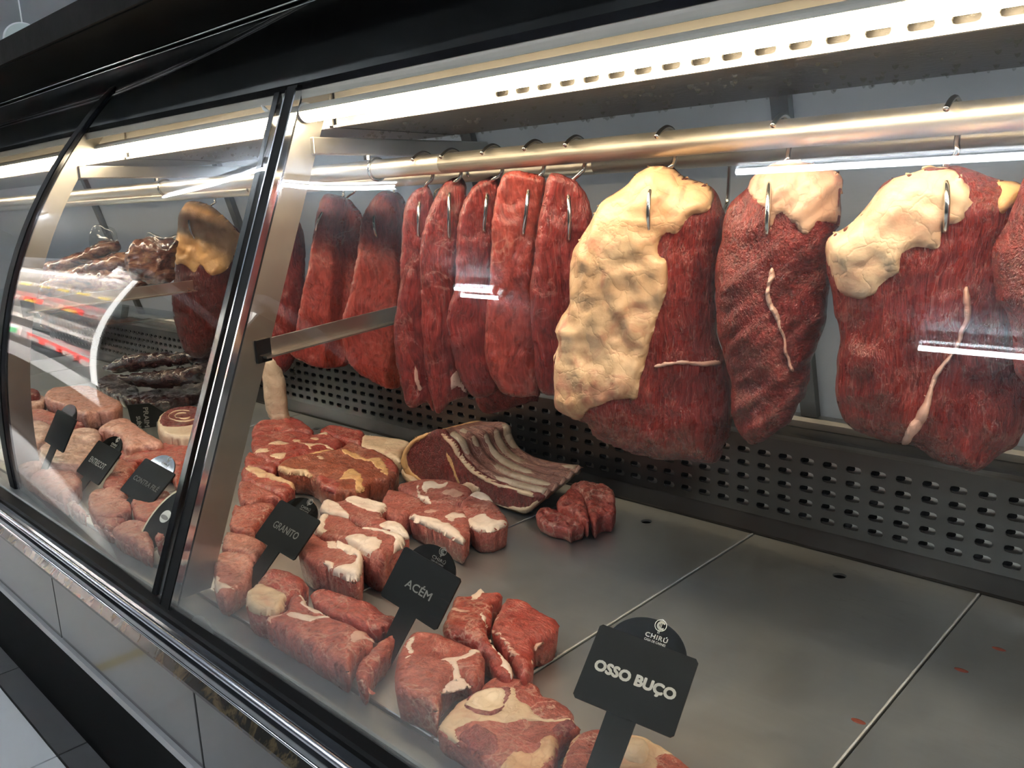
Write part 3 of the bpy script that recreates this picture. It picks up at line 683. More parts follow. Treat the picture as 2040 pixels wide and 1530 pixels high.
# ------------------------------------------------------------------ loose steel deck trays
def tray(i, label):
    x0 = -1.036 + .3665 * i; x1 = x0 + .3665; g = .0012; cx = (x0 + x1) / 2; cy = 1.224; rh = .0105
    b = MB(); y0, y1 = .5345, 1.2925; zt = DECK; e = .0012
    ring = [(cx + rh * math.cos(2 * PI * k / 16), cy + rh * math.sin(2 * PI * k / 16)) for k in range(16)]
    sq = [(cx + .03 * a_, cy + .03 * b_) for a_, b_ in [(1, 0), (1, .5), (1, 1), (.5, 1), (0, 1), (-.5, 1), (-1, 1), (-1, .5), (-1, 0), (-1, -.5), (-1, -1), (-.5, -1), (0, -1), (.5, -1), (1, -1), (1, -.5)]]
    v = [(p, q, zt) for p, q in ring + sq] + [(p, q, zt - .004) for p, q in ring]
    f = [(k, 16 + k, 16 + (k + 1) % 16, (k + 1) % 16) for k in range(16)] + [((k + 1) % 16, 32 + (k + 1) % 16, 32 + k, k) for k in range(16)]
    b.add(v, f)
    A = [(x0 + g + e, y0 + e), (x1 - g - e, y0 + e), (x1 - g - e, y1 - e), (x0 + g + e, y1 - e)]
    S4 = [(cx - .03, cy - .03), (cx + .03, cy - .03), (cx + .03, cy + .03), (cx - .03, cy + .03)]
    b.add([(p, q, zt) for p, q in A + S4], [(k, (k + 1) % 4, 4 + (k + 1) % 4, 4 + k) for k in range(4)])
    Bo = [(x0 + g, y0), (x1 - g, y0), (x1 - g, y1), (x0 + g, y1)]
    b.add([(p, q, zt) for p, q in A] + [(p, q, zt - e) for p, q in Bo] + [(p, q, zt - .0115) for p, q in Bo],
          [(k, 4 + k, 4 + (k + 1) % 4, (k + 1) % 4) for k in range(4)] + [(4 + k, 8 + k, 8 + (k + 1) % 4, 4 + (k + 1) % 4) for k in range(4)])
    o = b.build('deck_tray', M['deck'], origin=(cx, .9, DECK - .0115))
    b = MB(); b.prism_x([(0, 0)] * 0 or [(y0, zt - .001), (y0, zt + .0006), (y1, zt + .0006), (y1, zt - .001)], x1 - .0034, x1 - g); b.build('edge_glint', M['edge'], o, origin=(cx, .9, DECK - .0115)); tag(o, label, 'tray', 'steel trays forming the counter deck')  # bright strip put in as the glint along the tray seam
for i, lab in [(-8, 'far'), (-7, 'far'), (-6, 'far'), (-5, 'far'), (-4, 'brushed steel deck tray under the pale pork cuts'), (-3, 'brushed steel deck tray under the pile of large steaks'),
               (-2, 'brushed steel deck tray under the second row of steaks and white fat'), (-1, 'brushed steel deck tray with the rib rack at its rear edge'),
               (0, 'brushed steel deck tray under the small red scraps and thick chunks'), (1, 'bare brushed steel deck tray with a finger hole behind the large price sign'), (2, 'bare brushed steel deck tray nearest the camera with brown drips'), (3, 'brushed steel deck tray beyond the one with brown drips'), (4, 'far')]:
    if lab == 'far':
        lab = 'brushed steel deck tray lying out of sight at the counter end' if i > 0 else {-8: 'farthest steel deck tray of the row', -7: 'steel deck tray next before the farthest one', -6: 'steel deck tray behind the far glass divider', -5: 'steel deck tray under the dark vacuum packs'}[i]
    tray(i, lab)
for k, p in enumerate([(1915, 1335), (1990, 1293), (1710, 1437)]):
    c = at_z(p, DECK); b = MB(); n = 14
    v = [(c[0], c[1], DECK + .0012)]
    for s_, h_ in ((.6, .001), (1, .0001)): v += [(c[0] + .0085 * s_ * math.cos(2 * PI * j / n), c[1] + .0045 * s_ * math.sin(2 * PI * j / n), DECK + h_) for j in range(n)]
    b.add(v, [(0, 1 + j, 1 + (j + 1) % n) for j in range(n)] + [(1 + j, 1 + n + j, 1 + n + (j + 1) % n, 1 + (j + 1) % n) for j in range(n)])
    o = b.build('blood_drip', M['blood'], None, True, origin=c); tag(o, ['brown drip in the middle of the three on the bare tray', 'brown drip farthest back of the three on the bare tray', 'brown drip beside the tray seam, foremost of three'][k], 'drip', 'brown drips on the bare tray')
# ------------------------------------------------------------------ hanging meat
def frame(p, y, th):
    O = at_y(p, y); t = math.radians(th)
    return Flesh(O, (math.cos(t), math.sin(t), 0), (0, 0, 1), (math.sin(t), -math.cos(t), 0))
def hook(F, top, up, lo, rail, label, front=True, tilt=.0):
    ry, rz = rail
    Xt = at_y(top, ry - .0165)[0] if top else None
    a = F.uv([up])[0]; b_ = F.uv([lo])[0]
    ha = F.height(np.array([a]))[0]; hb = F.height(np.array([b_]))[0]
    A = F.world(np.array([a]), [ha])[0]; B = F.world(np.array([b_]), [hb])[0]; n = F.Nn
    xa = A[0] if Xt is None else Xt; r = .0195
    rim = max(0.0, float(F.poly[:, 1].max()))
    zt = min(F.O[2] + rim + .012, rz - .03)
    back = [(xa, ry - .026, rz + .008), (xa, ry - .014, rz + .0165), (xa, ry, rz + r + .001), (xa, ry + .014, rz + .0150), (xa, ry + r + .001, rz), (xa, ry + .015, rz - .022),
            (xa * .5 + A[0] * .5, ry + .012, zt), tuple(A - n * (ha + .012) + np.array([0, 0, .016])), tuple(A - n * .010 + np.array([0, 0, .004]))]
    fr = [tuple(A + n * .003), tuple(A * .7 + B * .3 + n * .0125), tuple(A * .35 + B * .65 + n * .0125), tuple(B + n * .002), tuple(B - n * .012 + np.array([0, 0, -.003]))]
    pts = spline(back + fr, 90); b = MB(); rr = [.0031] * 86 + [.0029, .0025, .0019, .0012]; b.tube(pts, rr, 9)
    tag(b.build('meat_hook', M['hook'], None, True, origin=np.array([xa, ry, rz])), label, 'hook', 'steel hooks on the hanging rails')

def hang(name, label, crop, pts, y, th, mat, anchor, groove=.0022, lean=.25, fold=None, **kw):
    A = px('p', [anchor])[0]; F = frame(A, y, th)
    t = thing(name, F.O, label, 'meat', kw.pop('group', 'meat cuts hanging on hooks'))
    if fold:     # the piece turns a corner along a crease and falls away beyond it
        fp, fs, side = fold; q = F.uv(px('K', fp)); q = q[np.argsort(q[:, 1])]
        kw['extra'] = lambda P, d: -np.minimum(.034, fs * np.maximum(0, (P[:, 0] - np.interp(P[:, 1], q[:, 1], q[:, 0])) * side)) + groove * fbm(P[:, 0] * 5.5, P[:, 1] * .9, 13, kw.get('seed', 1) + 50) * np.minimum(d / .01, 1) * 2
    kw.setdefault('extra', lambda P, d: groove * fbm((P[:, 0] + lean * P[:, 1]) * 5.5, P[:, 1] * .9, 13, kw.get('seed', 1) + 50) * np.minimum(d / .01, 1) * 2)
    F.t = t; F.b = F.body('flesh', px(crop, pts), M[mat], t, **kw); return F

H11 = hang('beef_cut', 'widest hanging beef cut, a bare red flank under one long cream fat flap', 'E',
  [(1640,75),(1580,95),(1460,130),(1400,200),(1300,310),(1205,370),(1203,480),(1232,650),(1258,800),(1245,900),(1243,1000),(1260,1110),(1300,1170),(1360,1205),(1480,1240),(1550,1240),(1660,1300),(1750,1335),(1830,1350),(1880,1330),(1930,1280),(2000,1250),(2045,1180),(2070,1000),(2050,700),(2030,400),(2040,200),(2025,140),(1900,112),(1800,70),(1720,62)],
  .955, 22, 'beef_wide', (1840, 620), tf=.038, tb=.030, rf=.055, rb=.03, pf=2.2, amp=.006, ns=18, seed=3, res=.005)
H11.patch('fat_flap', px('E', [(1640,75),(1540,105),(1460,130),(1400,200),(1300,310),(1205,370),(1203,470),(1235,520),(1260,590),(1345,615),(1410,600),(1430,560),(1500,500),(1505,440),(1560,400),(1660,415),(1685,330),(1700,310),(1760,300),(1770,250),(1815,235),(1800,190),(1812,150),(1760,100),(1720,65)]), M['fat_cream'], H11.t, t=.006, r=.01, seed=11, amp=.007)
H11.patch('fat_patch', px('E', [(1920,125),(1925,170),(1903,200),(1920,265),(1950,240),(1990,225),(2025,190),(2020,140)]), M['fat_orange'], H11.t, t=.004, seed=12, res=.004)
H11.patch('sinew', px('E', [(1770,560),(1800,600),(1790,720),(1720,850),(1660,950),(1630,1060),(1570,1190),(1540,1235),(1515,1210),(1530,1160),(1600,1040),(1640,930),(1710,830),(1760,720)]), M['tissue'], H11.t, t=.0065, r=.007, res=.0018, seed=13, amp=.001)
H12 = hang('beef_cut', 'hanging dark red beef cut only half inside the frame beside the widest one', 'E',
  [(2060,90),(2005,200),(1960,310),(1910,400),(1900,480),(1920,620),(1960,680),(1985,760),(2000,900),(2040,980),(2160,1080),(2330,1000),(2420,760),(2430,450),(2350,200),(2200,80)],
  .915, 22, 'beef_dark', (2000, 560), tf=.035, tb=.03, rf=.05, rb=.03, amp=.006, ns=18, seed=5)
H10 = hang('beef_cut', 'hanging dark wrinkled beef cut with a pink and cream top, between two fat capped cuts', 'E',
  [(1010,43),(960,60),(890,110),(865,160),(800,220),(770,290),(758,380),(740,460),(735,600),(745,760),(770,870),(800,980),(800,1080),(820,1170),(880,1245),(940,1225),(1000,1180),(1060,1140),(1090,1060),(1120,1040),(1140,900),(1160,830),(1200,720),(1215,600),(1212,480),(1225,400),(1240,350),(1262,310),(1266,200),(1264,100),(1150,58),(1080,43)],
  .955, 24, 'beef_dark', (1545, 600), groove=.0042, lean=-1.1, tf=.045, tb=.03, rf=.06, rb=.03, pf=2.0, amp=.007, ns=20, seed=8)
H10.patch('fat_top', px('E', [(1010,43),(960,60),(890,110),(872,160),(900,215),(950,235),(968,300),(990,330),(1000,255),(1050,290),(1110,355),(1150,330),(1170,300),(1230,310),(1262,310),(1266,200),(1262,100),(1150,58),(1080,43)]), fat('fat_veined', (.56, .31, .20), (.70, .47, .33), (.46, .09, .06), 1.0), H10.t, t=.004, seed=21, amp=.007)
H10.patch('sinew', px('E', [(985,480),(995,520),(975,560),(1000,660),(1025,740),(1050,820),(1070,900),(1062,915),(1030,820),(1010,740),(975,660),(955,590),(965,520)]), M['tissue'], H10.t, t=.0065, r=.007, res=.0018, seed=22, amp=.001)
H9 = hang('beef_cut', 'large hanging beef cut half covered by a thick yellow fat cap', 'E',
  [(470,62),(415,90),(340,160),(260,210),(215,290),(160,380),(130,450),(120,560),(122,640),(90,690),(55,760),(75,810),(48,880),(50,1000),(58,1090),(130,1130),(190,1150),(230,1210),(330,1260),(480,1300),(620,1305),(720,1325),(760,1300),(775,1250),(800,1180),(806,1000),(770,870),(742,760),(735,600),(745,480),(775,300),(770,250),(720,160),(660,130),(600,115),(560,75),(510,60)],
  .955, 26, 'beef_wide', (1280, 620), tf=.045, tb=.032, rf=.06, rb=.03, pf=2.1, amp=.006, ns=18, seed=14)
H9.patch('fat_cap', px('E', [(470,62),(415,90),(340,160),(260,210),(215,290),(160,380),(130,450),(120,560),(122,640),(90,690),(55,760),(75,810),(62,900),(62,1000),(70,1080),(130,1120),(178,1130),(215,1080),(290,1040),(370,1020),(425,1030),(435,960),(465,840),(500,720),(540,600),(552,540),(545,460),(510,420),(535,345),(590,340),(640,280),(690,268),(725,250),(720,160),(660,130),(600,115),(560,75),(510,60)]), M['fat_yellow'], H9.t, t=.008, r=.013, seed=31, amp=.009)
H9.patch('sinew', px('E', [(490,880),(560,865),(640,868),(720,872),(760,885),(740,895),(640,885),(560,885),(500,895)]), M['tissue'], H9.t, t=.002, r=.004, res=.0018, seed=32, amp=.0005)
slices = [
 ('narrow dark red slice on the hook nearest the fat capped cut', [(1095,348),(1083,390),(1070,460),(1062,540),(1055,600),(1062,680),(1072,770),(1105,787),(1125,720),(1140,640),(1160,560),(1180,480),(1180,420),(1160,375),(1130,352),(1110,345)], 'beef', (1122, 560), 44, .945),
 ('broad topped hanging red slice, second from the fat capped cut', [(1000,350),(990,380),(980,450),(975,560),(968,640),(966,700),(978,745),(1000,782),(1030,790),(1060,787),(1078,775),(1076,640),(1066,560),(1072,460),(1084,400),(1086,355),(1050,343),(1020,342)], 'beef_lean', (1022, 560), 44, .935),
 ('hanging red slice with a ragged left edge, third from the fat capped cut', [(978,352),(940,375),(920,410),(908,480),(908,560),(892,620),(892,660),(900,700),(915,750),(940,790),(968,790),(992,770),(985,700),(978,600),(983,500),(993,400),(1000,362)], 'beef', (945, 570), 44, .952),
 ('hanging red slice with a pointed top and tapered foot, between two slices', [(915,350),(885,365),(865,400),(845,450),(838,500),(838,600),(843,680),(852,760),(862,805),(875,825),(900,800),(933,785),(915,740),(908,690),(908,600),(914,480),(930,385),(920,352)], 'beef', (878, 580), 44, .950),
 ('hanging red slice at the left end of the front rail, beside the bare steel arm', [(848,371),(820,385),(805,420),(799,480),(797,560),(785,640),(787,690),(795,750),(805,790),(818,812),(850,803),(864,815),(870,700),(860,560),(862,450),(865,400),(856,374)], 'beef', (830, 580), 44, .950)]
SL = []
for k, (lab, pts, mt, an, th, yy) in enumerate(slices):
    SL.append(hang('beef_slice', lab, 'p', pts, yy, th, mt, an, tf=.015, tb=.015, rf=.013, rb=.011, pf=2.2, amp=.003, ns=26, seed=40 + k, res=.0035, group='red slices on the front rail'))
SL[3].patch('fat_edge', px('K', [(1185,1180),(1220,1200),(1262,1290),(1240,1310),(1200,1270),(1165,1290),(1160,1220)]), M['tissue'], SL[3].t, t=.001, r=.003, res=.003, seed=50)
SL[4].patch('sinew', px('K', [(955,1150),(970,1180),(985,1250),(1000,1290),(975,1300),(950,1220)]), M['tissue'], SL[4].t, t=.001, r=.003, res=.0018, seed=51)
# rear rail
HB = hang('beef_slice', 'dark red slice hanging on the rear rail, its foot showing below the front slices', 'p', [(960,420),(945,600),(945,770),(962,822),(1000,818),(1058,800),(1075,770),(1075,500),(1050,410)], 1.11, 40, 'beef_dark', (1005, 620), tf=.018, tb=.016, rf=.03, rb=.015, amp=.004, seed=60, group='meat cuts on the rear rail')
H3 = hang('beef_cut', 'plump red triangular cut hanging right of the steel arm socket', 'p', [(755,383),(738,405),(722,440),(710,520),(695,590),(682,640),(686,690),(702,730),(740,757),(795,775),(812,700),(815,560),(805,430),(795,390),(775,380)], 1.16, 40, 'beef_lean', (750, 580), tf=.030, tb=.03, rf=.016, rb=.02, pf=2.2, amp=.002, seed=61, fold=([(790,150),(860,330),(855,780),(830,1000),(800,1250)], 1.4, 1), group='meat cuts on the rear rail')
H2 = hang('beef_cut', 'red cut with a dark folded side hanging just right of the glass divider', 'p', [(645,390),(632,430),(618,520),(603,590),(590,660),(580,700),(602,718),(640,732),(692,728),(716,640),(722,560),(730,470),(715,430),(690,398),(665,388)], 1.16, 40, 'beef_lean', (655, 570), tf=.034, tb=.03, rf=.016, rb=.02, amp=.003, seed=62, fold=([(500,160),(512,300),(500,460),(490,700),(470,900),(440,1150)], 1.4, 1), group='meat cuts on the rear rail')
H1 = hang('beef_cut', 'hanging red cut with an orange fat strip, half hidden by the glass divider', 'p', [(510,403),(498,440),(490,520),(478,640),(470,740),(520,760),(575,735),(600,660),(607,560),(605,470),(585,420),(545,400)], 1.16, 40, 'beef', (545, 580), tf=.036, tb=.03, rf=.05, rb=.03, amp=.004, seed=63, group='meat cuts on the rear rail')
H1.patch('fat_strip', px('p', [(515,460),(535,430),(548,430),(535,540),(510,660),(495,740),(478,740),(490,600)]), M['fat_orange'], H1.t, t=.003, seed=64)
H0 = hang('beef_cut', 'hanging cut with an orange fat top and near black foot, left of the glass divider', 'p', [(375,402),(366,415),(357,440),(352,530),(345,590),(350,640),(365,690),(385,712),(412,706),(440,650),(456,600),(466,540),(476,490),(480,468),(455,440),(425,413),(398,402)], 1.16, 42, 'beef_black', (410, 560), tf=.045, tb=.03, rf=.06, rb=.03, amp=.005, seed=65, group='meat cuts on the rear rail')
H0.patch('fat_top', px('p', [(375,402),(366,415),(357,440),(353,520),(375,525),(400,540),(412,525),(430,545),(455,540),(466,520),(476,490),(480,468),(455,440),(425,413),(398,402)]), M['fat_orange'], H0.t, t=.006, r=.01, seed=66, amp=.007)
TL = 'white sinewy shank end standing behind the steak pile beside the divider'
HT = hang('beef_shank', TL, 'H', [(1790,1080),(1850,1060),(1890,1110),(1920,1190),(1942,1300),(1948,1400),(1966,1465),(1950,1490),(1860,1508),(1838,1490),(1800,1400),(1780,1250)], 1.13, 40, 'skin', (550, 790), tf=.022, tb=.02, rf=.03, rb=.02, amp=.004, seed=67, group='meat cuts on the rear rail')
HK = 'steel hook through '
hook(H11, (1892, 203), (1880, 366), (1876, 455), RF, HK + 'the fat flap of the widest hanging cut')
hook(H12, (2150, 175), (2120, 400), (2118, 480), RF, HK + 'the half visible cut at the frame edge')
hook(H10, (1547, 246), (1536, 368), (1533, 458), RF, HK + 'the wrinkled cut with a pink and cream top')
hook(H9, (1316, 264), (1305, 374), (1303, 458), RF, HK + 'the large yellow fat cap')
for F, t_, u_, l_, n_ in zip(SL, [(1134, 284), (1052, 288), (968, 301), (886, 310), (830, 319)], [(1131, 393), (1052, 382), (971, 390), (897, 388), (838, 405)], [(1132, 474), (1042, 464), (964, 458), (896, 470), (836, 468)],
                             ['the slice nearest the fat capped cut', 'the broad topped slice', 'the slice with a ragged left edge', 'the slice with a pointed top', 'the slice at the left end of the front rail']):
    hook(F, t_, u_, l_, RF, HK + n_)
hook(H3, None, (752, 432), (757, 470), RB, HK + 'the plump triangular red cut')
hook(H2, None, (650, 424), (639, 457), RB, HK + 'the red cut with a dark folded side')
hook(H1, None, (507, 432), (503, 460), RB, HK + 'the cut with an orange fat strip')
hook(H0, None, (390, 438), (401, 474), RB, HK + 'the cut with an orange fat top and dark foot')
hook(HB, None, (1010, 470), (1006, 520), RB, HK + 'the dark slice behind the front slices')
def empty_hook(p, p2, y, z, label):
    A = at_y(p, y); x = A[0]; B = at_y(p2, y + .02)
    pts = spline([(x, y - .026, z + .006), (x, y - .014, z + .0165), (x, y, z + .0205), (x, y + .015, z + .014), (x, y + .0205, z), (x, y + .02, z - .02), (B[0], y + .024, B[2]), (B[0], y + .016, B[2] - .016), (B[0], y + .002, B[2] - .022), (B[0], y - .012, B[2] - .012), (B[0], y - .018, B[2] + .004)], 60)
    b = MB(); b.tube(pts, .003, 8); tag(b.build('meat_hook', M['hook'], None, True, origin=np.array([x, y, z])), label, 'hook', 'steel hooks on the hanging rails')
empty_hook((1440, 318), (1447, 395), RB[0], RB[1], 'empty steel hook hanging on the rear rail between two fat capped cuts')
empty_hook((868, 345), (866, 380), RB[0], RB[1], 'empty steel hook behind the top of the pointed slice')
empty_hook((692, 365), (690, 392), RB[0], RB[1], 'empty steel hook behind the red cut beside the glass divider')

# ------------------------------------------------------------------ meat lying on the deck
def chunk(name, label, crop, pts, mat, H=.045, z0=DECK, slope=(0, 0), group='cuts lying on the deck', amp=.0035, seed=1, cat='meat', res=.005, fats=(), drop=.82, rf=.011, rb=.009, pf=2.2, t=None, ns=30, part_name='flesh', extra=None, wob=.0015):
    P = px(crop, pts); zc = z0 + H * drop
    c = np.mean([at_z(p, zc) for p in P], axis=0)
    F = Flesh(c, (1, 0, 0), (0, 1, 0), (0, 0, 1)); 
    F.Nn = np.array([0, 0, 1.0]); F.clamp = .514 - c[1]; F.inset = .0022
    if t is None: t = thing(name, (c[0], c[1], z0), label, cat, group)
    F.t = t
    F.b = F.body(part_name, P, M[mat], t, tf=H * (1 - drop), tb=H * drop, rf=rf, rb=rb, pf=pf, pb=2.4, amp=amp, ns=ns, seed=seed, res=res, slope=slope, wob=wob, extra=extra)
    for k, fa in enumerate(fats):
        nm, cr, pp, fm = fa[:4]; th = fa[4] if len(fa) > 4 else .0016
        F.patch(nm, px(cr, pp), M[fm], t, t=th * .6, r=.004, res=.0035, seed=seed * 7 + k, amp=.001, wob=.004)
    return F
S_ = 'steaks on the deck'
# shin slices nearest the glass
O1 = chunk('shin_slice', 'round marrow bone shin slice left of the large sign stake', 'D', [(340,880),(260,980),(215,1050),(228,1110),(330,1170),(400,1240),(500,1330),(700,1400),(880,1360),(950,1280),(1005,1190),(1020,1110),(1110,1060),(1145,1030),(1115,1000),(1105,940),(1060,890),(980,850),(905,825),(880,770),(820,735),(720,715),(600,705),(500,770),(480,815),(400,850)], 'steak', .036, seed=70, amp=.003, res=.004, fats=[
  ('fat', 'D', [(340,880),(260,980),(215,1050),(228,1110),(310,1160),(380,1150),(370,1060),(400,1035),(480,1030),(600,1020),(760,1000),(840,1010),(980,1005),(1110,1010),(1090,985),(960,990),(850,950),(840,905),(750,880),(720,805),(640,808),(520,815),(420,850)], 'fat_cream', .0022),
  ('fat', 'D', [(700,1200),(850,1190),(900,1100),(1000,1110),(990,1190),(930,1275),(850,1330),(700,1380),(560,1340),(640,1260)], 'fat_yellow', .0018),
  ('muscle', 'D', [(370,1110),(400,1060),(480,1042),(570,1075),(622,1140),(608,1210),(540,1222),(440,1190)], 'maroon', .003),
  ('muscle', 'D', [(970,1050),(1000,1010),(1090,1000),(1140,1030),(1110,1060),(1020,1110),(985,1095)], 'maroon', .003)])
O1.patch('bone_skin', px('D', [(385,920),(425,860),(490,825),(580,812),(680,815),(695,865),(665,925),(600,975),(520,995),(440,985),(395,955)]), M['maroon'], O1.t, t=.0034, r=.005, res=.0035, seed=71, amp=.001)
bo = O1.patch('bone', px('D', [(405,915),(440,870),(500,840),(580,825),(660,828),(675,860),(650,915),(590,960),(520,978),(450,968),(412,945)]), M['bone'], O1.t, t=.0055, r=.005, res=.0035, seed=72, amp=.001)
O1.patch('marrow', px('D', [(440,915),(470,880),(520,860),(590,845),(640,850),(635,890),(580,940),(520,955),(460,945)]), M['marrow'], O1.t, t=.0068, r=.004, res=.0035, seed=73, amp=.001)
O2 = chunk('shin_slice', 'marrow bone shin slice behind the large sign stake, with a yellow rim', 'D', [(1010,1320),(1025,1200),(1085,1095),(1160,1050),(1270,1038),(1430,1070),(1540,1085),(1640,1140),(1740,1200),(1850,1290),(1900,1400),(1700,1500),(1300,1520),(1080,1450)], 'steak', .032, seed=74, amp=.003, res=.004, fats=[
  ('fat', 'D', [(1400,1075),(1540,1088),(1650,1150),(1730,1205),(1650,1220),(1640,1290),(1620,1400),(1450,1420),(1370,1330),(1380,1180)], 'fat_cream', .0022),
  ('fat_rim', 'D', [(1010,1320),(1025,1200),(1085,1095),(1150,1055),(1130,1100),(1070,1160),(1040,1270),(1040,1380)], 'fat_yellow', .002)])
O2.patch('bone', px('D', [(1395,1200),(1420,1150),(1480,1130),(1550,1150),(1580,1200),(1560,1260),(1490,1285),(1420,1260)]), M['bone'], O2.t, t=.0055, r=.005, res=.0035, seed=75, amp=.001)
O2.patch('marrow', px('D', [(1415,1200),(1440,1160),(1490,1150),(1540,1170),(1545,1220),(1490,1250),(1430,1240)]), M['marrow'], O2.t, t=.0068, r=.004, res=.0035, seed=76, amp=.001)
# thick chunks left of the large sign
chunk('beef_chunk', 'thick red chunk whose right side is pale membrane, next to the bare tray', 'D', [(560,400),(590,330),(650,225),(720,225),(790,235),(880,290),(960,340),(1018,370),(1000,400),(985,440),(900,480),(862,490),(850,570),(835,690),(760,740),(710,640),(640,540),(580,460)], 'steak_red', .05, seed=80, fats=[('fat_seam', 'D', [(565,395),(600,330),(612,330),(585,395),(640,470),(760,600),(740,610),(640,500)], 'tissue', .0015), 
  ('membrane', 'D', [(862,500),(900,480),(985,445),(990,420),(950,500),(900,560),(850,640),(850,570)], 'tissue', .001)], drop=.8)
chunk('beef_chunk', 'red chunk with a white fat seam along its right edge, behind the middle sign', 'D', [(250,400),(300,280),(340,205),(420,200),(480,160),(520,150),(545,180),(640,178),(650,215),(600,240),(580,330),(545,360),(560,450),(640,560),(712,640),(705,720),(600,705),(540,580),(500,540),(400,480),(300,450)], 'steak_red', .048, seed=81, fats=[('fat_seam', 'D', [(440,190),(500,160),(530,175),(480,230),(450,250)], 'fat_white', .0015), ('fat_seam', 'D', [(300,290),(400,300),(490,320),(400,318),(310,320)], 'tissue', .0012), 
  ('fat_seam', 'D', [(495,315),(530,322),(555,400),(570,450),(620,510),(660,560),(712,630),(708,715),(660,680),(610,590),(560,480),(530,400)], 'fat_white', .002)])
chunk('beef_chunk', 'foremost red chunk right of the middle sign stake, white seams on its side', 'D', [(-40,620),(15,490),(60,440),(130,430),(250,445),(350,485),(480,535),(520,560),(545,650),(500,730),(430,760),(360,690),(330,720),(270,790),(240,935),(150,895),(40,835),(-50,790)], 'steak', .05, seed=82, fats=[('fat_seam', 'D', [(250,445),(300,440),(380,460),(440,470),(430,485),(340,470)], 'tissue', .0015), ('fat_seam', 'D', [(300,840),(340,740),(420,770),(370,800)], 'fat_white', .0015), 
  ('fat_seam', 'D', [(240,640),(330,610),(400,585),(490,540),(505,560),(420,610),(370,650),(370,720),(400,770),(340,720),(310,660)], 'fat_white', .002), ('fat_seam', 'D', [(0,620),(40,560),(40,500),(70,480),(80,560),(60,600),(10,640)], 'fat_white', .0018)])
chunk('beef_steak', 'large marbled steak with a white star of fat, left of the middle sign stake', 'C', [(370,520),(460,450),(560,430),(590,340),(640,290),(700,310),(740,370),(860,440),(930,470),(1010,500),(1110,550),(1190,600),(1130,640),(1060,700),(1020,830),(970,910),(850,855),(700,765),(560,665),(440,595)], 'steak', .045, seed=83, fats=[('fat_strip', 'C', [(1000,640),(1060,570),(1180,605),(1110,610),(1040,660)], 'tissue', .0015), ('fat_spot', 'C', [(400,500),(470,460),(560,450),(500,480),(440,520)], 'tissue', .0012), ('fat_spot', 'C', [(600,330),(660,300),(690,340),(640,370)], 'granito', .0012), 
  ('fat', 'C', [(590,450),(660,440),(740,455),(930,465),(800,490),(760,520),(700,510),(630,495)], 'fat_white', .0016), ('fat_strip', 'C', [(690,310),(720,370),(800,420),(860,440),(780,450),(720,430),(680,370),(660,320)], 'fat_white', .002)])
chunk('beef_steak', 'bright red fillet lying over the marbled steak, pointing at the middle sign', 'C', [(730,290),(830,255),(950,290),(1060,320),(1170,360),(1240,410),(1330,445),(1290,510),(1140,530),(1050,490),(930,450),(820,400),(760,350)], 'steak_red', .03, .868, seed=84)
chunk('beef_strip', 'narrow strip of meat standing on edge under the middle sign stake', 'C', [(1030,910),(1040,830),(1080,740),(1180,640),(1260,590),(1330,560),(1300,660),(1200,780),(1140,930),(1095,1010),(1040,960)], 'steak', .04, seed=85)
# row by the second sign from the right
chunk('beef_chunk', 'red block capped by a white fat end, at the foot of the dim sign stake', 'C', [(350,270),(420,170),(500,130),(640,160),(740,230),(680,290),(600,330),(570,400),(500,440),(390,430),(300,400),(300,310)], 'steak_red', .05, seed=86, fats=[
  ('fat_end', 'C', [(295,320),(340,270),(440,275),(560,300),(575,340),(560,400),(500,445),(390,435),(300,405)], 'fat_cream', .006)])
chunk('beef_chunk', 'pale chunk edged with white fat, left of the dim sign stake', 'C', [(60,290),(80,160),(110,30),(250,10),(370,60),(330,200),(240,270),(160,320),(50,335)], 'steak_pale', .045, seed=87, fats=[('fat_edge', 'C', [(62,290),(82,180),(100,160),(140,230),(240,258),(150,272)], 'fat_white', .003)])
chunk('beef_chunk', 'red and white chunk with a curled thick fat rim facing the glass', 'F', [(800,1330),(860,1210),(960,1150),(1080,1230),(1180,1230),(1330,1290),(1415,1360),(1420,1460),(1400,1560),(1270,1580),(1140,1530),(1000,1450),(880,1400)], 'granito', .06, seed=88, fats=[('fat', 'F', [(1070,1260),(1160,1240),(1180,1320),(1100,1300)], 'fat_white', .0015), ('fat', 'F', [(1060,1430),(1130,1430),(1140,1500),(1080,1480)], 'fat_white', .0015), 
  ('fat_rim', 'F', [(1175,1235),(1250,1250),(1330,1290),(1415,1360),(1420,1470),(1400,1560),(1270,1585),(1140,1535),(1150,1500),(1280,1470),(1350,1400),(1200,1330),(1170,1280)], 'fat_white', .005)])
chunk('beef_chunk', 'tall red chunk ringed with white fat, behind the curled fat rim', 'F', [(960,1150),(1000,1010),(1100,985),(1280,1020),(1400,1105),(1560,1130),(1780,1190),(1795,1260),(1670,1330),(1600,1400),(1450,1360),(1250,1250),(1100,1210)], 'granito', .07, seed=89, fats=[
  ('fat', 'F', [(1240,1230),(1330,1200),(1500,1220),(1570,1260),(1560,1330),(1420,1350),(1300,1290)], 'fat_white', .003), ('fat_rim', 'F', [(1400,1110),(1560,1130),(1780,1190),(1795,1260),(1690,1320),(1690,1230),(1560,1170),(1420,1140)], 'fat_white', .004), ('fat', 'F', [(960,1140),(1000,1010),(1100,995),(1050,1090),(1080,1160),(1000,1170)], 'fat_white', .002)])
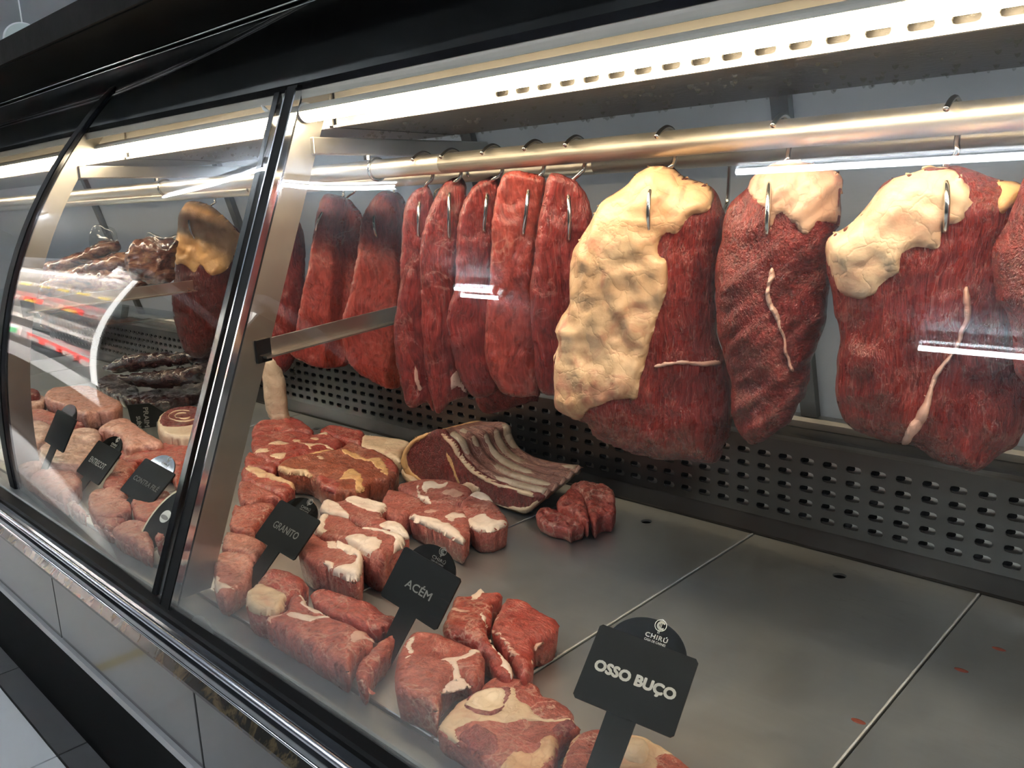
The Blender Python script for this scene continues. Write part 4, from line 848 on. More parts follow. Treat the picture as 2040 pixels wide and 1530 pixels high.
chunk('beef_chunk', 'chunk with broad white fat bands beside the dome of the dim sign', 'F', [(1010,950),(1030,860),(1180,865),(1280,830),(1400,825),(1640,890),(1580,970),(1640,1030),(1780,1080),(1850,1165),(1780,1190),(1560,1130),(1400,1100),(1300,1030),(1150,1000)], 'granito', .058, seed=90, fats=[
  ('fat_band', 'F', [(1200,850),(1280,830),(1400,825),(1640,890),(1560,975),(1400,935),(1300,890)], 'fat_white', .003), ('fat_band', 'F', [(1010,950),(1030,865),(1150,890),(1200,930),(1300,1010),(1150,1000)], 'fat_white', .003), ('fat_band', 'F', [(1560,1085),(1640,1050),(1780,1085),(1850,1165),(1780,1185),(1600,1130)], 'fat_white', .003)])
chunk('beef_chunk', 'red chunk with a pale corner, rearmost right of the white fat chunks', 'G', [(50,640),(240,597),(480,597),(620,640),(690,690),(650,790),(500,810),(330,800),(230,760),(130,700)], 'granito', .045, seed=91, fats=[('fat_spot', 'G', [(240,660),(320,620),(420,640),(500,625),(440,670),(330,680),(290,720)], 'fat_white', .001), ('fat_spot', 'G', [(420,720),(520,690),(600,720),(640,700),(560,760),(480,750)], 'tissue', .001), ('fat_edge', 'G', [(200,660),(240,650),(260,720),(330,770),(330,800),(240,770)], 'fat_white', .0015)])
chunk('beef_chunk', 'red chunk wedged left of the rearmost chunk with a pale corner', 'G', [(-80,760),(-50,685),(0,680),(150,715),(300,800),(250,840),(150,900),(0,930),(-90,850)], 'granito', .048, seed=92)
chunk('beef_chunk', 'chunk with a thick white fat side facing the middle sign dome', 'G', [(140,900),(250,830),(340,800),(560,810),(640,870),(680,1000),(650,1080),(600,1140),(480,1080),(300,990)], 'granito', .05, seed=93, fats=[('fat_spot', 'G', [(460,930),(520,890),(600,900),(640,930),(560,940),(520,980)], 'fat_white', .001), ('fat_spot', 'G', [(280,870),(330,850),(420,870),(380,900)], 'tissue', .001), ('fat_side', 'G', [(140,900),(250,920),(400,950),(560,1030),(620,1130),(590,1145),(480,1085),(300,995),(160,925)], 'fat_white', .004)])
chunk('beef_chunk', 'pointed chunk with a white triangular top, farthest right of the pale chunks', 'G', [(570,810),(700,705),(770,700),(860,760),(940,860),(1000,960),(900,1010),(850,1030),(700,1020),(620,930)], 'granito', .05, seed=94, fats=[('fat_top', 'G', [(660,740),(740,702),(850,758),(870,790),(760,770)], 'fat_white', .003), ('membrane', 'G', [(640,960),(760,900),(880,950),(990,960),(900,1015),(850,1032),(700,1022)], 'fat_white', .002)])
# pile of large steaks behind the dim sign
chunk('beef_steak', 'topmost large steak of the pile, edged with orange fat along its front', 'F', [(610,540),(690,470),(900,420),(1060,385),(1160,380),(1240,330),(1330,312),(1420,350),(1560,390),(1690,470),(1745,560),(1700,640),(1500,680),(1420,740),(1200,770),(1030,740),(960,650),(860,600),(700,590)], 'steak_aged', .055, seed=95, fats=[('fat_band', 'F', [(900,430),(1060,385),(1150,385),(1060,410),(930,440)], 'fat_orange', .0015), ('fat_spot', 'F', [(980,450),(1040,440),(1060,470),(1010,475)], 'fat_cream', .0015), ('muscle', 'F', [(1600,500),(1690,475),(1745,560),(1690,600),(1640,570)], 'steak_red', .002), ('muscle', 'F', [(960,660),(1030,740),(1150,770),(1180,690),(1080,640),(1000,620)], 'steak_red', .002), 
  ('fat_strip', 'F', [(612,525),(700,550),(880,580),(960,630),(960,680),(860,650),(700,610),(620,570)], 'fat_yellow', .004), ('fat_band', 'F', [(1200,400),(1300,400),(1460,470),(1560,460),(1640,560),(1620,640),(1560,580),(1480,510),(1280,440)], 'fat_orange', .0025), ('fat_band', 'F', [(1190,660),(1250,600),(1330,570),(1400,640),(1410,740),(1340,760),(1310,660)], 'fat_orange', .002)])
chunk('beef_steak', 'red steak spotted with fat, behind the topmost steak of the pile', 'F', [(370,290),(460,205),(800,205),(950,230),(1080,205),(1150,250),(1220,300),(1150,380),(920,410),(700,470),(610,505),(400,400)], 'steak_red', .05, seed=96, fats=[('fat_seam', 'F', [(800,320),(900,340),(1000,320),(1150,370),(1140,385),(1000,345),(900,365)], 'fat_cream', .0012), ('fat_spot', 'F', [(980,215),(1060,205),(1080,240),(1000,235)], 'fat_cream'), ('fat_spot', 'F', [(400,400),(470,370),(560,390),(500,410)], 'fat_cream'), 
  ('fat_spot', 'F', [(760,280),(820,280),(840,310),(930,360),(930,400),(860,330),(790,310)], 'fat_cream'), ('fat_spot', 'F', [(540,340),(680,310),(740,330),(640,350)], 'fat_cream'), ('fat_spot', 'F', [(920,265),(1000,265),(1000,285),(930,285)], 'fat_cream'), ('fat_spot', 'F', [(530,430),(680,410),(690,450),(620,460)], 'fat_cream')])
chunk('beef_steak', 'dark red shaggy piece at the back of the steak pile, under the white shank', 'F', [(380,230),(410,130),(560,90),(750,60),(900,140),(950,200),(780,210),(560,220)], 'steak_red', .05, seed=97, amp=.006)
chunk('beef_steak', 'small red end piece at the back of the pile, beside the cream fat slab', 'F', [(1000,190),(1090,140),(1190,145),(1400,190),(1430,220),(1390,300),(1250,290),(1150,250)], 'steak_red', .04, seed=98)
chunk('beef_steak', 'wet dark red steak at the left of the pile, touching the glass divider', 'F', [(305,500),(340,400),(480,420),(600,470),(618,530),(560,560),(400,545)], 'steak_red', .045, seed=99)
chunk('beef_steak', 'steak with a long pale fat strip on top, left in the pile', 'F', [(270,640),(300,520),(420,535),(620,615),(780,690),(770,745),(640,790),(480,720),(330,660)], 'steak_red', .045, seed=100, fats=[('fat_strip', 'F', [(340,530),(420,538),(600,620),(775,690),(765,740),(700,715),(600,660),(350,600)], 'fat_yellow', .004)])
chunk('beef_steak', 'greyish pink steak with a folded edge behind the dim sign', 'F', [(240,790),(270,660),(420,690),(640,790),(650,830),(540,810),(420,850),(300,860)], 'steak', .045, seed=101)
chunk('beef_steak', 'stringy pink piece left of the dim sign', 'F', [(180,970),(220,860),(300,890),(440,880),(560,860),(600,900),(540,960),(420,1110),(300,1140),(170,1100)], 'steak', .045, seed=102, amp=.006)
chunk('beef_steak', 'smooth pale pink piece below the stringy one, left of the dim sign', 'F', [(100,1250),(130,1140),(300,1150),(420,1180),(520,1250),(400,1400),(250,1330),(110,1300)], 'steak_pale', .045, seed=103)
chunk('fat_slab', 'cream coloured slab of fat and bone left of the rib rack', 'F', [(1395,330),(1395,245),(1480,235),(1840,290),(1780,400),(1750,480),(1560,390)], 'fat_cream', .04, seed=104, amp=.002)
chunk('rib_tip', 'thin pale bone end sticking out under the rib rack', 'G', [(72,510),(100,480),(150,520),(250,590),(220,620),(130,570)], 'bone', .02, seed=105, amp=.001, res=.003)
# scraps
def lumps(P, d): return .009 * (np.abs(fbm(P[:, 0], P[:, 1], 55, 77)) * -2 + .3) * np.minimum(d / .01, 1)
SCR = 'red trimmings beside the rib rack'
chunk('meat_scrap', 'low knobbly red scrap foremost of the trimmings by the rib rack', 'G', [(1215,870),(1260,825),(1330,815),(1450,850),(1520,870),(1640,960),(1640,985),(1560,1010),(1510,1050),(1460,1000),(1330,970),(1230,920)], 'steak_red', .03, seed=110, group=SCR, extra=lumps, res=.003, rf=.012)
chunk('meat_scrap', 'folded red scrap leaning at the left of the trimmings by the rib rack', 'G', [(1380,790),(1440,720),(1500,670),(1600,690),(1650,780),(1680,930),(1640,940),(1540,870),(1440,830)], 'steak_red', .045, seed=111, group=SCR, extra=lumps, res=.003, rf=.012)
chunk('meat_scrap', 'red scrap at the right end of the trimmings by the rib rack', 'G', [(1640,780),(1760,750),(1890,775),(1910,850),(1870,900),(1790,895),(1740,965),(1680,930)], 'steak_red', .04, seed=112, group=SCR, extra=lumps, res=.003, rf=.012)
chunk('meat_scrap', 'brownish red scrap at the top back of the trimmings', 'G', [(1500,660),(1570,620),(1700,615),(1820,640),(1895,700),(1890,760),(1760,740),(1650,760),(1590,690)], 'steak', .05, seed=113, group=SCR, extra=lumps, res=.003, rf=.012)
# ------------------------------------------------------------------ rib rack
def rib_rack():
    YA, YB = 1.10, 1.262
    inner0 = [at_y(p, YA) for p in px('G', [(430,150),(480,200),(545,260),(610,380),(720,490),(900,590),(1080,650),(1285,700)])]
    outer0 = [at_y(p, YA) for p in px('G', [(430,150),(300,180),(170,245),(95,380),(130,520),(250,610),(600,710),(760,745),(1050,850),(1160,857),(1285,730)])]
    inner1 = [at_y(p, YB) for p in px('G', [(760,78),(880,85),(1005,98),(1020,170),(1080,280),(1200,360),(1400,420),(1610,445)])]
    n = 40; I0 = spline(inner0, n); I1 = spline(inner1, n); O0 = spline(outer0, n)
    sh = I1 - I0
    t = thing('rib_rack', (np.mean(O0[:, 0]), 1.18, DECK), 'curved rib rack with five pale ribs and a dark cut face, against the rear panel', 'meat', 'cuts lying on the deck')
    nw = 41; V = []; Fc = []
    for j in range(nw):
        w_ = j / (nw - 1); ridge = .5 - .5 * math.cos(2 * PI * 5 * w_)
        for i in range(n):
            s_ = i / (n - 1); env = math.sin(PI * min(1, .12 + s_)) ** .4 if s_ < .9 else 1
            V.append(I0[i] + w_ * sh[i] + np.array([.2, 0, .98]) * (.009 * (ridge - .6) * min(1, s_ * 5) + .0016 * float(fbm(s_ * .2, w_ * .2, 60, 3))))
    for j in range(nw - 1):
        for i in range(n - 1): Fc.append((j * n + i, j * n + i + 1, (j + 1) * n + i + 1, (j + 1) * n + i))
    ob('rib_lining', V, Fc, M['rib_skin'], t, True, origin=np.asarray(t.location))
    # outer back of the rack
    V = []; Fc = []; O1 = O0 + sh[[min(i, n - 1) for i in range(n)]] * 1.0; O1[:, 2] = np.maximum(O1[:, 2], DECK + .004)
    O0b = O0.copy(); O0b[:, 2] = np.maximum(O0b[:, 2], DECK + .003)
    for j in range(13):
        w_ = j / 12
        for i in range(n): V.append(O0b[i] * (1 - w_) + O1[i] * w_)
    for j in range(12):
        for i in range(n - 1): Fc.append((j * n + i, (j + 1) * n + i, (j + 1) * n + i + 1, j * n + i + 1))
    ob('back', V, Fc, M['fat_orange'], t, True, origin=np.asarray(t.location))
    # rim at the rib ends closing the rack
    V = []; Fc = []
    for j in range(nw):
        w_ = j / (nw - 1); a = I0[-1] + w_ * sh[-1] + np.array([.2, 0, .98]) * .009 * (.5 - .5 * math.cos(2 * PI * 5 * w_) - .6); c = O0b[-1] * (1 - w_) + O1[-1] * w_
        V += [a, a * .5 + c * .5 + np.array([.006, 0, 0]), c]
    for j in range(nw - 1):
        for k in (0, 1): Fc.append((j * 3 + k, j * 3 + k + 1, j * 3 + 4 + k, j * 3 + 3 + k))
    ob('rim', V, Fc, M['tissue'], t, True, origin=np.asarray(t.location))
    # the cut face: a flesh slab in the plane facing the glass
    F = Flesh((np.mean(I0[:, 0]), YA, np.mean(I0[:, 2])), (1, 0, 0), (0, 0, 1), (0, -1, 0))
    face = [(430,150),(300,180),(170,245),(95,380),(130,520),(250,600),(420,640),(600,700),(760,740),(1050,845),(1160,857),(1285,735),(1285,700),(1080,650),(900,590),(720,490),(610,380),(545,260),(480,200)]
    F.body('cut_face', px('G', face), M['beef_dark'], t, tf=.006, tb=.012, rf=.010, rb=.01, amp=.002, seed=120, res=.004)
    F.patch('fat_seam', px('G', [(430,150),(480,200),(545,260),(610,380),(720,490),(900,590),(1080,640),(1230,700),(1180,720),(1040,660),(880,620),(700,520),(590,400),(520,290),(440,190)]), M['fat_cream'], t, t=.002, res=.004, seed=121)
    F.patch('fat_rim', px('G', [(300,180),(170,245),(95,380),(130,520),(250,600),(330,620),(260,560),(180,480),(150,380),(220,270),(340,190)]), M['fat_orange'], t, t=.003, res=.004, seed=122)
    F.patch('fat_spot', px('G', [(590,610),(680,590),(770,660),(700,700),(600,650)]), M['fat_cream'], t, t=.002, res=.004, seed=123)
    F.patch('fat_layer', px('G', [(760,735),(1000,790),(1160,800),(1250,740),(1285,735),(1180,850),(1050,840),(900,790)]), M['fat_cream'], t, t=.002, res=.004, seed=124)
    F.patch('fat_line', px('G', [(480,330),(520,380),(560,470),(600,590),(580,600),(530,480),(490,400)]), M['fat_orange'], t, t=.001, res=.003, seed=125)
    for k in range(5):
        w_ = (k + .5) / 5; pts = []; rr = []
        for i in range(5, n):
            s_ = i / (n - 1); pts.append(I0[i] + w_ * sh[i] + np.array([.2, 0, .98]) * (-.0062)); rr.append(.0095 + .002 * math.sin(s_ * 9 + k))
        b = MB(); b.tube(pts, rr, 12); r_ = b.build('rib', M['rib_bone'], t, True, origin=np.asarray(t.location))
rib_rack()

# ------------------------------------------------------------------ left end of the counter
chunk('pork_slab', 'flat smooth pink pork slab behind the small blank sign', 'A', [(300,260),(340,200),(480,180),(620,180),(740,240),(830,290),(800,340),(640,360),(560,370),(420,310)], 'ham', .05, .87, seed=130, amp=.002)
chunk('pork_strip', 'long pale pork strip reaching in from behind the far divider', 'A', [(60,290),(180,255),(300,240),(310,285),(200,320),(80,325)], 'pork', .04, .86, seed=131)
chunk('dark_cut', 'dark brown cut behind the pale strip, next to the far divider', 'A', [(70,190),(180,195),(260,205),(270,240),(180,250),(80,255)], 'beef_dark', .06, .86, seed=132)
chunk('pork_strip', 'dull brownish strip below the smooth pink slab', 'A', [(180,345),(300,335),(430,370),(560,380),(740,370),(760,390),(600,425),(400,440),(210,390)], 'steak', .04, seed=133)
chunk('pork_ham', 'round pale ham between the blank sign and the next sign', 'A', [(250,620),(350,540),(500,480),(640,470),(690,520),(640,640),(560,720),(420,730),(300,700)], 'pork', .06, seed=134)
chunk('pork_ham', 'pale piece of pork left of the blank sign stake, by the far divider', 'A', [(110,720),(130,640),(260,610),(300,690),(260,760),(150,780)], 'pork', .05, seed=135)
chunk('pork_ham', 'pale flat pork piece left of the blank sign board', 'A', [(80,430),(300,420),(360,480),(250,580),(110,590)], 'pork', .05, seed=136)
chunk('pork_roll', 'smooth pink rolled pork joint in front of the tilted text card', 'A', [(660,470),(740,420),(850,395),(920,430),(1000,490),(1090,540),(1110,575),(960,595),(850,610),(800,520),(720,490)], 'ham', .07, seed=137, amp=.003, rf=.04)
RL = chunk('rolled_roast', 'rolled red roast in a pale rind beside the tilted text card', 'A', [(1060,440),(1090,380),(1200,340),(1340,335),(1420,400),(1420,480),(1340,530),(1200,540),(1090,510)], 'skin', .075, seed=138, amp=.001)
RL.patch('flesh_top', px('A', [(1085,440),(1110,385),(1200,350),(1330,345),(1400,400),(1380,440),(1290,470),(1180,480),(1110,470)]), M['beef_wide'], RL.t, t=.004, r=.01, seed=139)
for k, q in enumerate([.72, .42]):
    c = np.array((1245, 412)); ring = [(c[0] + 145 * q * math.cos(a), c[1] + 58 * q * math.sin(a)) for a in np.linspace(.3, 5.2, 14)]; ring += [(c[0] + (145 * q - 14) * math.cos(a), c[1] + (58 * q - 8) * math.sin(a)) for a in np.linspace(5.2, .3, 14)]
    RL.patch('fat_spiral', px('A', ring), M['fat_cream'], RL.t, t=.0055, r=.004, res=.0035, seed=140 + k, amp=.0005, wob=.0005)
for lab, pts, mt, H in [
  ('bright red steak behind the second sign from the left', [(800,640),(880,590),(1000,575),(1180,565),(1300,570),(1320,640),(1230,720),(1000,700),(860,690)], 'steak_red', .05),
  ('small red steak right of the third sign, by the divider gasket', [(1180,630),(1290,600),(1230,800),(1200,880),(1160,780)], 'steak_red', .05),
  ('pink fillet under the board of the second sign', [(690,850),(760,740),(830,650),(980,650),(900,760),(850,860),(760,880)], 'steak', .045),
  ('pink fillet with a wet sheen below the second sign board', [(590,960),(620,890),(760,860),(860,900),(900,1000),(760,1060),(620,1050)], 'steak_pale', .04),
  ('pale fillet left of the second sign stake', [(200,800),(330,735),(480,745),(560,820),(500,900),(420,960),(300,930)], 'steak_pale', .045),
  ('pale fillet at the glass foot, right of the second sign stake', [(440,1010),(520,950),(620,1060),(600,1130),(520,1120)], 'steak_pale', .04),
  ('pink fillet left of the third sign stake', [(600,1110),(640,1060),(780,1070),(860,1080),(760,1140),(690,1160)], 'steak', .04),
  ('pale fillet right of the third sign stake, at the glass foot', [(750,1160),(860,1090),(1000,1090),(1040,1170),(1000,1290),(860,1270)], 'steak_pale', .04),
  ('small pink fillet beside the oval label', [(925,1250),(1000,1190),(1050,1230),(1040,1330),(960,1340)], 'steak_pale', .04),
  ('pale fillet at the glass foot below the blank sign', [(250,900),(330,930),(440,970),(520,940),(500,1010),(440,1060),(330,1000)], 'pork', .035),
  ('pink fillet at the glass foot between the second and third stakes', [(560,1130),(640,1120),(700,1170),(760,1230),(740,1290),(620,1200)], 'steak_pale', .035),
  ('pink fillet lying in front of the oval label', [(860,1290),(1000,1300),(1060,1350),(1040,1430),(930,1390)], 'steak_pale', .035),
  ('red fillet between the third sign board and the divider', [(1060,1090),(1180,1010),(1230,1000),(1200,1100),(1130,1200),(1050,1220)], 'steak', .045),
  ('pink fillet under the third sign board', [(880,890),(1000,880),(1160,900),(1180,1000),(1060,1080),(920,1080)], 'steak', .045)]:
    chunk('pork_fillet', lab, 'A', pts, mt, H, seed=150 + len(lab), group='small cuts by the left signs')
# vacuum packs and bagged meat
def packslab(name, label, crop, pts, y, th, mat, anchor, tf, seed, group):
    F = frame(anchor, y, th); F.t = thing(name, F.O, label, 'packed meat', group)
    F.body('pack', px(crop, pts), M[mat], F.t, tf=tf, tb=tf, rf=tf * 1.2, rb=tf * 1.2, amp=.006, ns=40, seed=seed, res=.005, wob=.004); return F
VG = 'dark vacuum packs stacked at the back'
for k, (lab, pts, z0, H) in enumerate([
  ('light banded vacuum pack at the bottom front of the dark stack', [(930,1320),(1050,1290),(1250,1260),(1400,1240),(1380,1300),(1300,1335),(1100,1375),(960,1375)], .85, .035),
  ('crumpled black vacuum pack at the left foot of the dark stack', [(650,1250),(720,1190),(850,1190),(930,1270),(940,1350),(800,1335)], .85, .04),
]):
    chunk('vacuum_pack', lab, 'H', pts, 'pack', H, z0, seed=180 + k, group=VG, cat='packed meat', amp=.007, wob=.004, part_name='pack')
for k, (lab, pts, yy, H) in enumerate([
  ('dark vacuum pack with pale bands in the middle of the stack', [(800,1190),(940,1165),(1200,1135),(1430,1100),(1420,1200),(1250,1250),(1050,1270),(880,1240)], 1.10, .03),
  ('topmost dark vacuum pack of the stack', [(690,1130),(800,1070),(900,1040),(1200,1020),(1440,1010),(1460,1080),(1250,1110),(1000,1140),(800,1170)], 1.12, .03)]):
    packslab('vacuum_pack', lab, 'H', pts, yy, 40, 'pack', px('H', [(1100, 1130)])[0], H, 184 + k, VG)
BG = 'clear bags of dried meat on the glass shelf'
packslab('meat_bag', 'crinkled clear bag of dried meat leaning over the others, farthest left', 'H', [(230,560),(290,430),(400,395),(560,335),(690,268),(800,272),(800,340),(640,410),(520,470),(400,560),(280,620)], 1.02, 45, 'bag', px('H', [(500, 430)])[0], .035, 190, BG)
packslab('meat_bag', 'clear bag of dried meat with a strong white glare, middle of the shelf', 'H', [(260,640),(330,560),(430,480),(560,430),(680,390),(800,350),(930,350),(970,390),(900,460),(760,520),(640,590),(440,660)], .96, 45, 'bag', px('H', [(620, 500)])[0], .035, 191, BG)
packslab('meat_bag', 'clear bag of dried meat with twisted plastic ends beside the orange fat cut', 'H', [(880,300),(970,250),(1100,245),(1200,270),(1190,370),(1170,540),(1050,570),(900,530),(850,440)], 1.01, 45, 'bag', px('H', [(1020, 410)])[0], .035, 192, BG)
packslab('meat_bag', 'lowest clear bag of brownish meat, under the other bags on the shelf', 'H', [(240,600),(330,530),(480,480),(700,470),(900,490),(1010,540),(1000,590),(800,620),(640,640),(480,670),(300,680)], .93, 45, 'bag', px('H', [(620, 570)])[0], .03, 193, BG)
F = frame(px('H', [(700, 240)])[0], 1.0, 45); t = thing('plastic_wrapper', F.O, 'loose clear plastic corner sticking up from the bags', 'wrapper')
F.body('film', px('H', [(610,310),(632,172),(770,190),(790,275),(700,290)]), M['film'], t, tf=.006, tb=.004, rf=.03, rb=.03, amp=.006, ns=60, seed=195, res=.004)
F = frame(px('H', [(1130, 280)])[0], .99, 45); t = thing('plastic_wrapper', F.O, 'twisted clear plastic end beside the orange fat cut', 'wrapper')
F.body('film', px('H', [(980,250),(1010,215),(1060,225),(1120,250),(1205,225),(1180,290),(1120,340),(1040,290)]), M['film'], t, tf=.008, tb=.004, rf=.03, rb=.03, amp=.008, ns=60, seed=196, res=.004)

# ------------------------------------------------------------------ price signs
def text_mesh(s, wd, ht, bold=.0, spacing=1.0):
    cu = bpy.data.curves.new('text', 'FONT'); cu.body = s; cu.size = 1.0; cu.offset = 0; cu.space_character = spacing; cu.resolution_u = 3; cu.extrude = 0
    o = bpy.data.objects.new('text', cu); COL.objects.link(o); dg = bpy.context.evaluated_depsgraph_get()
    me = bpy.data.meshes.new_from_object(o.evaluated_get(dg)); V = np.array([v.co[:] for v in me.vertices]); Fc = [tuple(p.vertices) for p in me.polygons]
    bpy.data.objects.remove(o); bpy.data.curves.remove(cu); bpy.data.meshes.remove(me)
    lo, hi = V.min(0), V.max(0); V = V - (lo + hi) / 2
    V[:, 0] *= wd / (hi[0] - lo[0]); V[:, 1] *= (ht if ht else wd / (hi[0] - lo[0]) * (hi[1] - lo[1])) / (hi[1] - lo[1])
    if bold:
        V0, F0 = V, Fc; V = []; Fc = []
        for k in range(8):
            q = len(V); a = k * PI / 4; r = bold * .42 * (ht or .006)
            V += [p + np.array([r * math.cos(a), r * math.sin(a), 0]) for p in V0]; Fc += [tuple(i + q for i in f) for f in F0]
        V = np.array(V)
    return V, Fc
def price_sign(o, u, v, wd, text, tw, label, ink, logo_ink, stake=.12, th=.0035, text_h=None, bold_=.05):
    o, u, v = [np.asarray(a, float) for a in (o, u, v)]; nrm = np.cross(u, v); h = wd * .74
    if nrm[1] > 0: nrm = -nrm
    W = lambda x, y, d=0.0: o + u * x + v * y + nrm * d
    t = thing('price_sign', tuple(o), label, 'sign', 'black price signs in the counter')
    def plate(name, poly, d0, d1, mat, par=t):
        n = len(poly); V = [W(x, y, d0) for x, y in poly] + [W(x, y, d1) for x, y in poly]
        return ob(name, V, [(i, (i + 1) % n, n + (i + 1) % n, n + i) for i in range(n)] + [tuple(range(n - 1, -1, -1)), tuple(range(n, 2 * n))], mat, par, False, origin=o)
    r = .003; a = wd / 2
    rect = [(-a + r, 0), (a - r, 0), (a, r), (a, h - r), (a - r, h), (-a + r, h), (-a, h - r), (-a, r)]
    bd = plate('board', rect, 0, th, M['sign'])
    cx = .0 * wd; R_ = wd * .40
    plate('dome', [(cx + R_ * math.cos(q), h - .012 + (R_ * .86 + .0) * math.sin(q)) for q in np.linspace(0, PI, 28)] + [(cx - R_, h - .02), (cx + R_, h - .02)], -.0032, -.0004, M['sign_gloss'])
    L_ = stake; sw = wd * .145
    if o[2] - v[2] * L_ < DECK + .003: L_ = (o[2] - DECK - .003) / v[2]
    plate('stake', [(-sw * .9, -L_), (sw * .9, -L_), (sw, .002), (-sw, .002)], .0004, th - .0006, M['sign'])
    def words(name, s, x, y, w_, ht, mat, d=th + .0003, bold=.0, sp=1.0):
        V, Fc = text_mesh(s, w_, ht, bold, sp); return ob(name, [W(x + p[0], y + p[1], d) for p in V], Fc, mat, t, False, origin=o)
    k = wd / .115
    if text: words('lettering', text, 0, h * .47, wd * tw, text_h or wd * .118, M[ink], bold=bold_)
    if logo_ink:
        m = M[logo_ink]; d = .0002; yb = h + .022 * k; xo = .006 * k
        words('shop_name', 'CHIRÚ', xo, h + .0085 * k, .0255 * k, .0062 * k, m, d, .08, 1.15)
        words('shop_name', 'CASA DE CARNES', xo, h + .0024 * k, .0245 * k, .0026 * k, m, d, .08)
        words('logo', 'C', xo, yb, .0075 * k, .0090 * k, m, d, .16)
        n = 28; V = []
        for rr in (.0068 * k, .0061 * k): V += [W(xo + rr * math.cos(2 * PI * i / n), yb + rr * math.sin(2 * PI * i / n), d) for i in range(n)]
        Fc = [(i, (i + 1) % n, n + (i + 1) % n, n + i) for i in range(n)]
        for x_ in (-.0006, .0009):
            q = len(V); V += [W(xo + (x_ - .00025) * k, yb - .0095 * k, d), W(xo + (x_ + .00025) * k, yb - .0095 * k, d), W(xo + (x_ + .00025) * k, yb + .0076 * k, d), W(xo + (x_ - .00025) * k, yb + .0076 * k, d)]; Fc.append((q, q + 1, q + 2, q + 3))
        ob('logo', V, Fc, m, t, False, origin=o)
    return t
def sc(o, w0, w1):   # slide along the sight line for another board size
    return tuple(CAM + (np.asarray(o) - CAM) * (w1 / w0))
price_sign(sc((-0.4145, 0.5537, 0.9786), .1, .108), (0.9573, 0.2494, -0.146), (-0.084, 0.7234, 0.6853), .108, 'OSSO BUÇO', .80, 'large black sign reading OSSO BUÇO on the bare tray', 'print', 'print', bold_=.15)
price_sign((-0.8242, 0.6311, 0.9147), (0.9518, 0.1528, -0.2658), (0.1428, 0.5463, 0.8253), .10, 'ACÉM', .44, 'black sign reading ACÉM in front of the thick red chunks', 'print_mid', 'print_dim', text_h=.0135)
price_sign((-1.1643, 0.6313, 0.9123), (0.9782, 0.1127, -0.1745), (0.039, 0.7257, 0.6869), .10, 'GRANITO', .60, 'black sign reading GRANITO just right of the glass divider', 'print_dim', 'print_dim')
price_sign(sc((-1.5227, 0.5583, 0.9378), .1, .109), (0.9829, 0.1073, -0.1496), (0.0198, 0.7463, 0.6653), .109, 'CONTRA FILÉ', .80, 'black sign reading CONTRA FILÉ left of the glass divider', 'print_dim', 'print_dim')
price_sign(sc((-1.7067, 0.5424, 0.9436), .1, .111), (0.9947, 0.0407, -0.0941), (0.0406, 0.6863, 0.7262), .111, 'ENTRECOT', .66, 'black sign reading ENTRECOT among the pink fillets', 'print', 'print')
price_sign(sc((-1.9128, 0.5518, 0.9693), .1, .106), (0.9951, 0.0297, -0.094), (0.0687, 0.4739, 0.8779), .106, '', 0, 'black sign with no readable lettering, farthest along the counter', 'print_dim', None)
# oval label card with a round sticker, half behind the divider
def oval():
    c = at_y(px('A', [(1122, 1080)])[0], .578); u = np.array([.98, .11, -.17]); v = np.array([.03, .73, .69]); nrm = -np.cross(u, v) if np.cross(u, v)[1] > 0 else np.cross(u, v)
    t = thing('oval_label', tuple(c), 'black oval label with a cream rim and round sticker beside the divider', 'sign')
    def plate(name, sx, sy, d0, d1, mat, dx=0, dy=0):
        n = 32; P = [(dx + sx * math.cos(2 * PI * i / n), dy + sy * math.sin(2 * PI * i / n) * (1 + .0)) for i in range(n)]
        V = [c + u * x + v * y + nrm * d0 for x, y in P] + [c + u * x + v * y + nrm * d1 for x, y in P]
        ob(name, V, [(i, (i + 1) % n, n + (i + 1) % n, n + i) for i in range(n)] + [tuple(range(n - 1, -1, -1)), tuple(range(n, 2 * n))], mat, t, False, origin=c)
    plate('rim', .040, .068, 0, .002, M['cream_rim']); plate('card', .035, .062, .002, .003, M['sign']); plate('sticker', .012, .012, .003, .0036, M['print'], -.004, .006); plate('sticker_band', .0105, .004, .0036, .004, M['print_dim'], -.004, .004)
oval()
# tilted text card lying on its side behind the pork roll
def card():
    P = [(858,295),(1012,283),(1142,362),(1062,410),(1052,500),(905,480)]
    O = at_y(px('A', [(980, 390)])[0], .93); d = ray(px('A', [(980, 390)])[0]); nrm = -d / np.linalg.norm(d); nrm[2] = nrm[2] * .3; nrm /= np.linalg.norm(nrm)
    u = np.cross((0, 0, 1), nrm); u /= np.linalg.norm(u); v = np.cross(nrm, u); F = Flesh(O, u, v, nrm)
    t = thing('text_card', tuple(O), 'dark card with pale vertical lettering lying behind the pork roll', 'sign', 'black price signs in the counter')
    q = F.uv(px('A', P)); n = len(q); V = [O + u * a + v * b_ for a, b_ in q] + [O + u * a + v * b_ - nrm * .003 for a, b_ in q]
    ob('board', V, [tuple(range(n)), tuple(range(2 * n - 1, n - 1, -1))] + [(i, n + i, n + (i + 1) % n, (i + 1) % n) for i in range(n)], M['sign'], t, False, origin=O)
    def vert(s, p0, p1, ht):
        a, b_ = F.uv(px('A', [p0, p1])); e = (b_ - a); Lh = np.linalg.norm(e); e /= Lh; f = np.array([-e[1], e[0]]); c = (a + b_) / 2
        Vt, Fc = text_mesh(s, Lh, ht, .1); ob('lettering', [O + u * (c[0] + e[0] * x + f[0] * y) + v * (c[1] + e[1] * x + f[1] * y) + nrm * .0004 for x, y, _ in Vt], Fc, M['print_mid'], t, False, origin=O)
    vert('PRAIME', (985, 312), (1000, 470), .0125); vert('SUÍNO', (938, 372), (952, 470), .0125)
card()

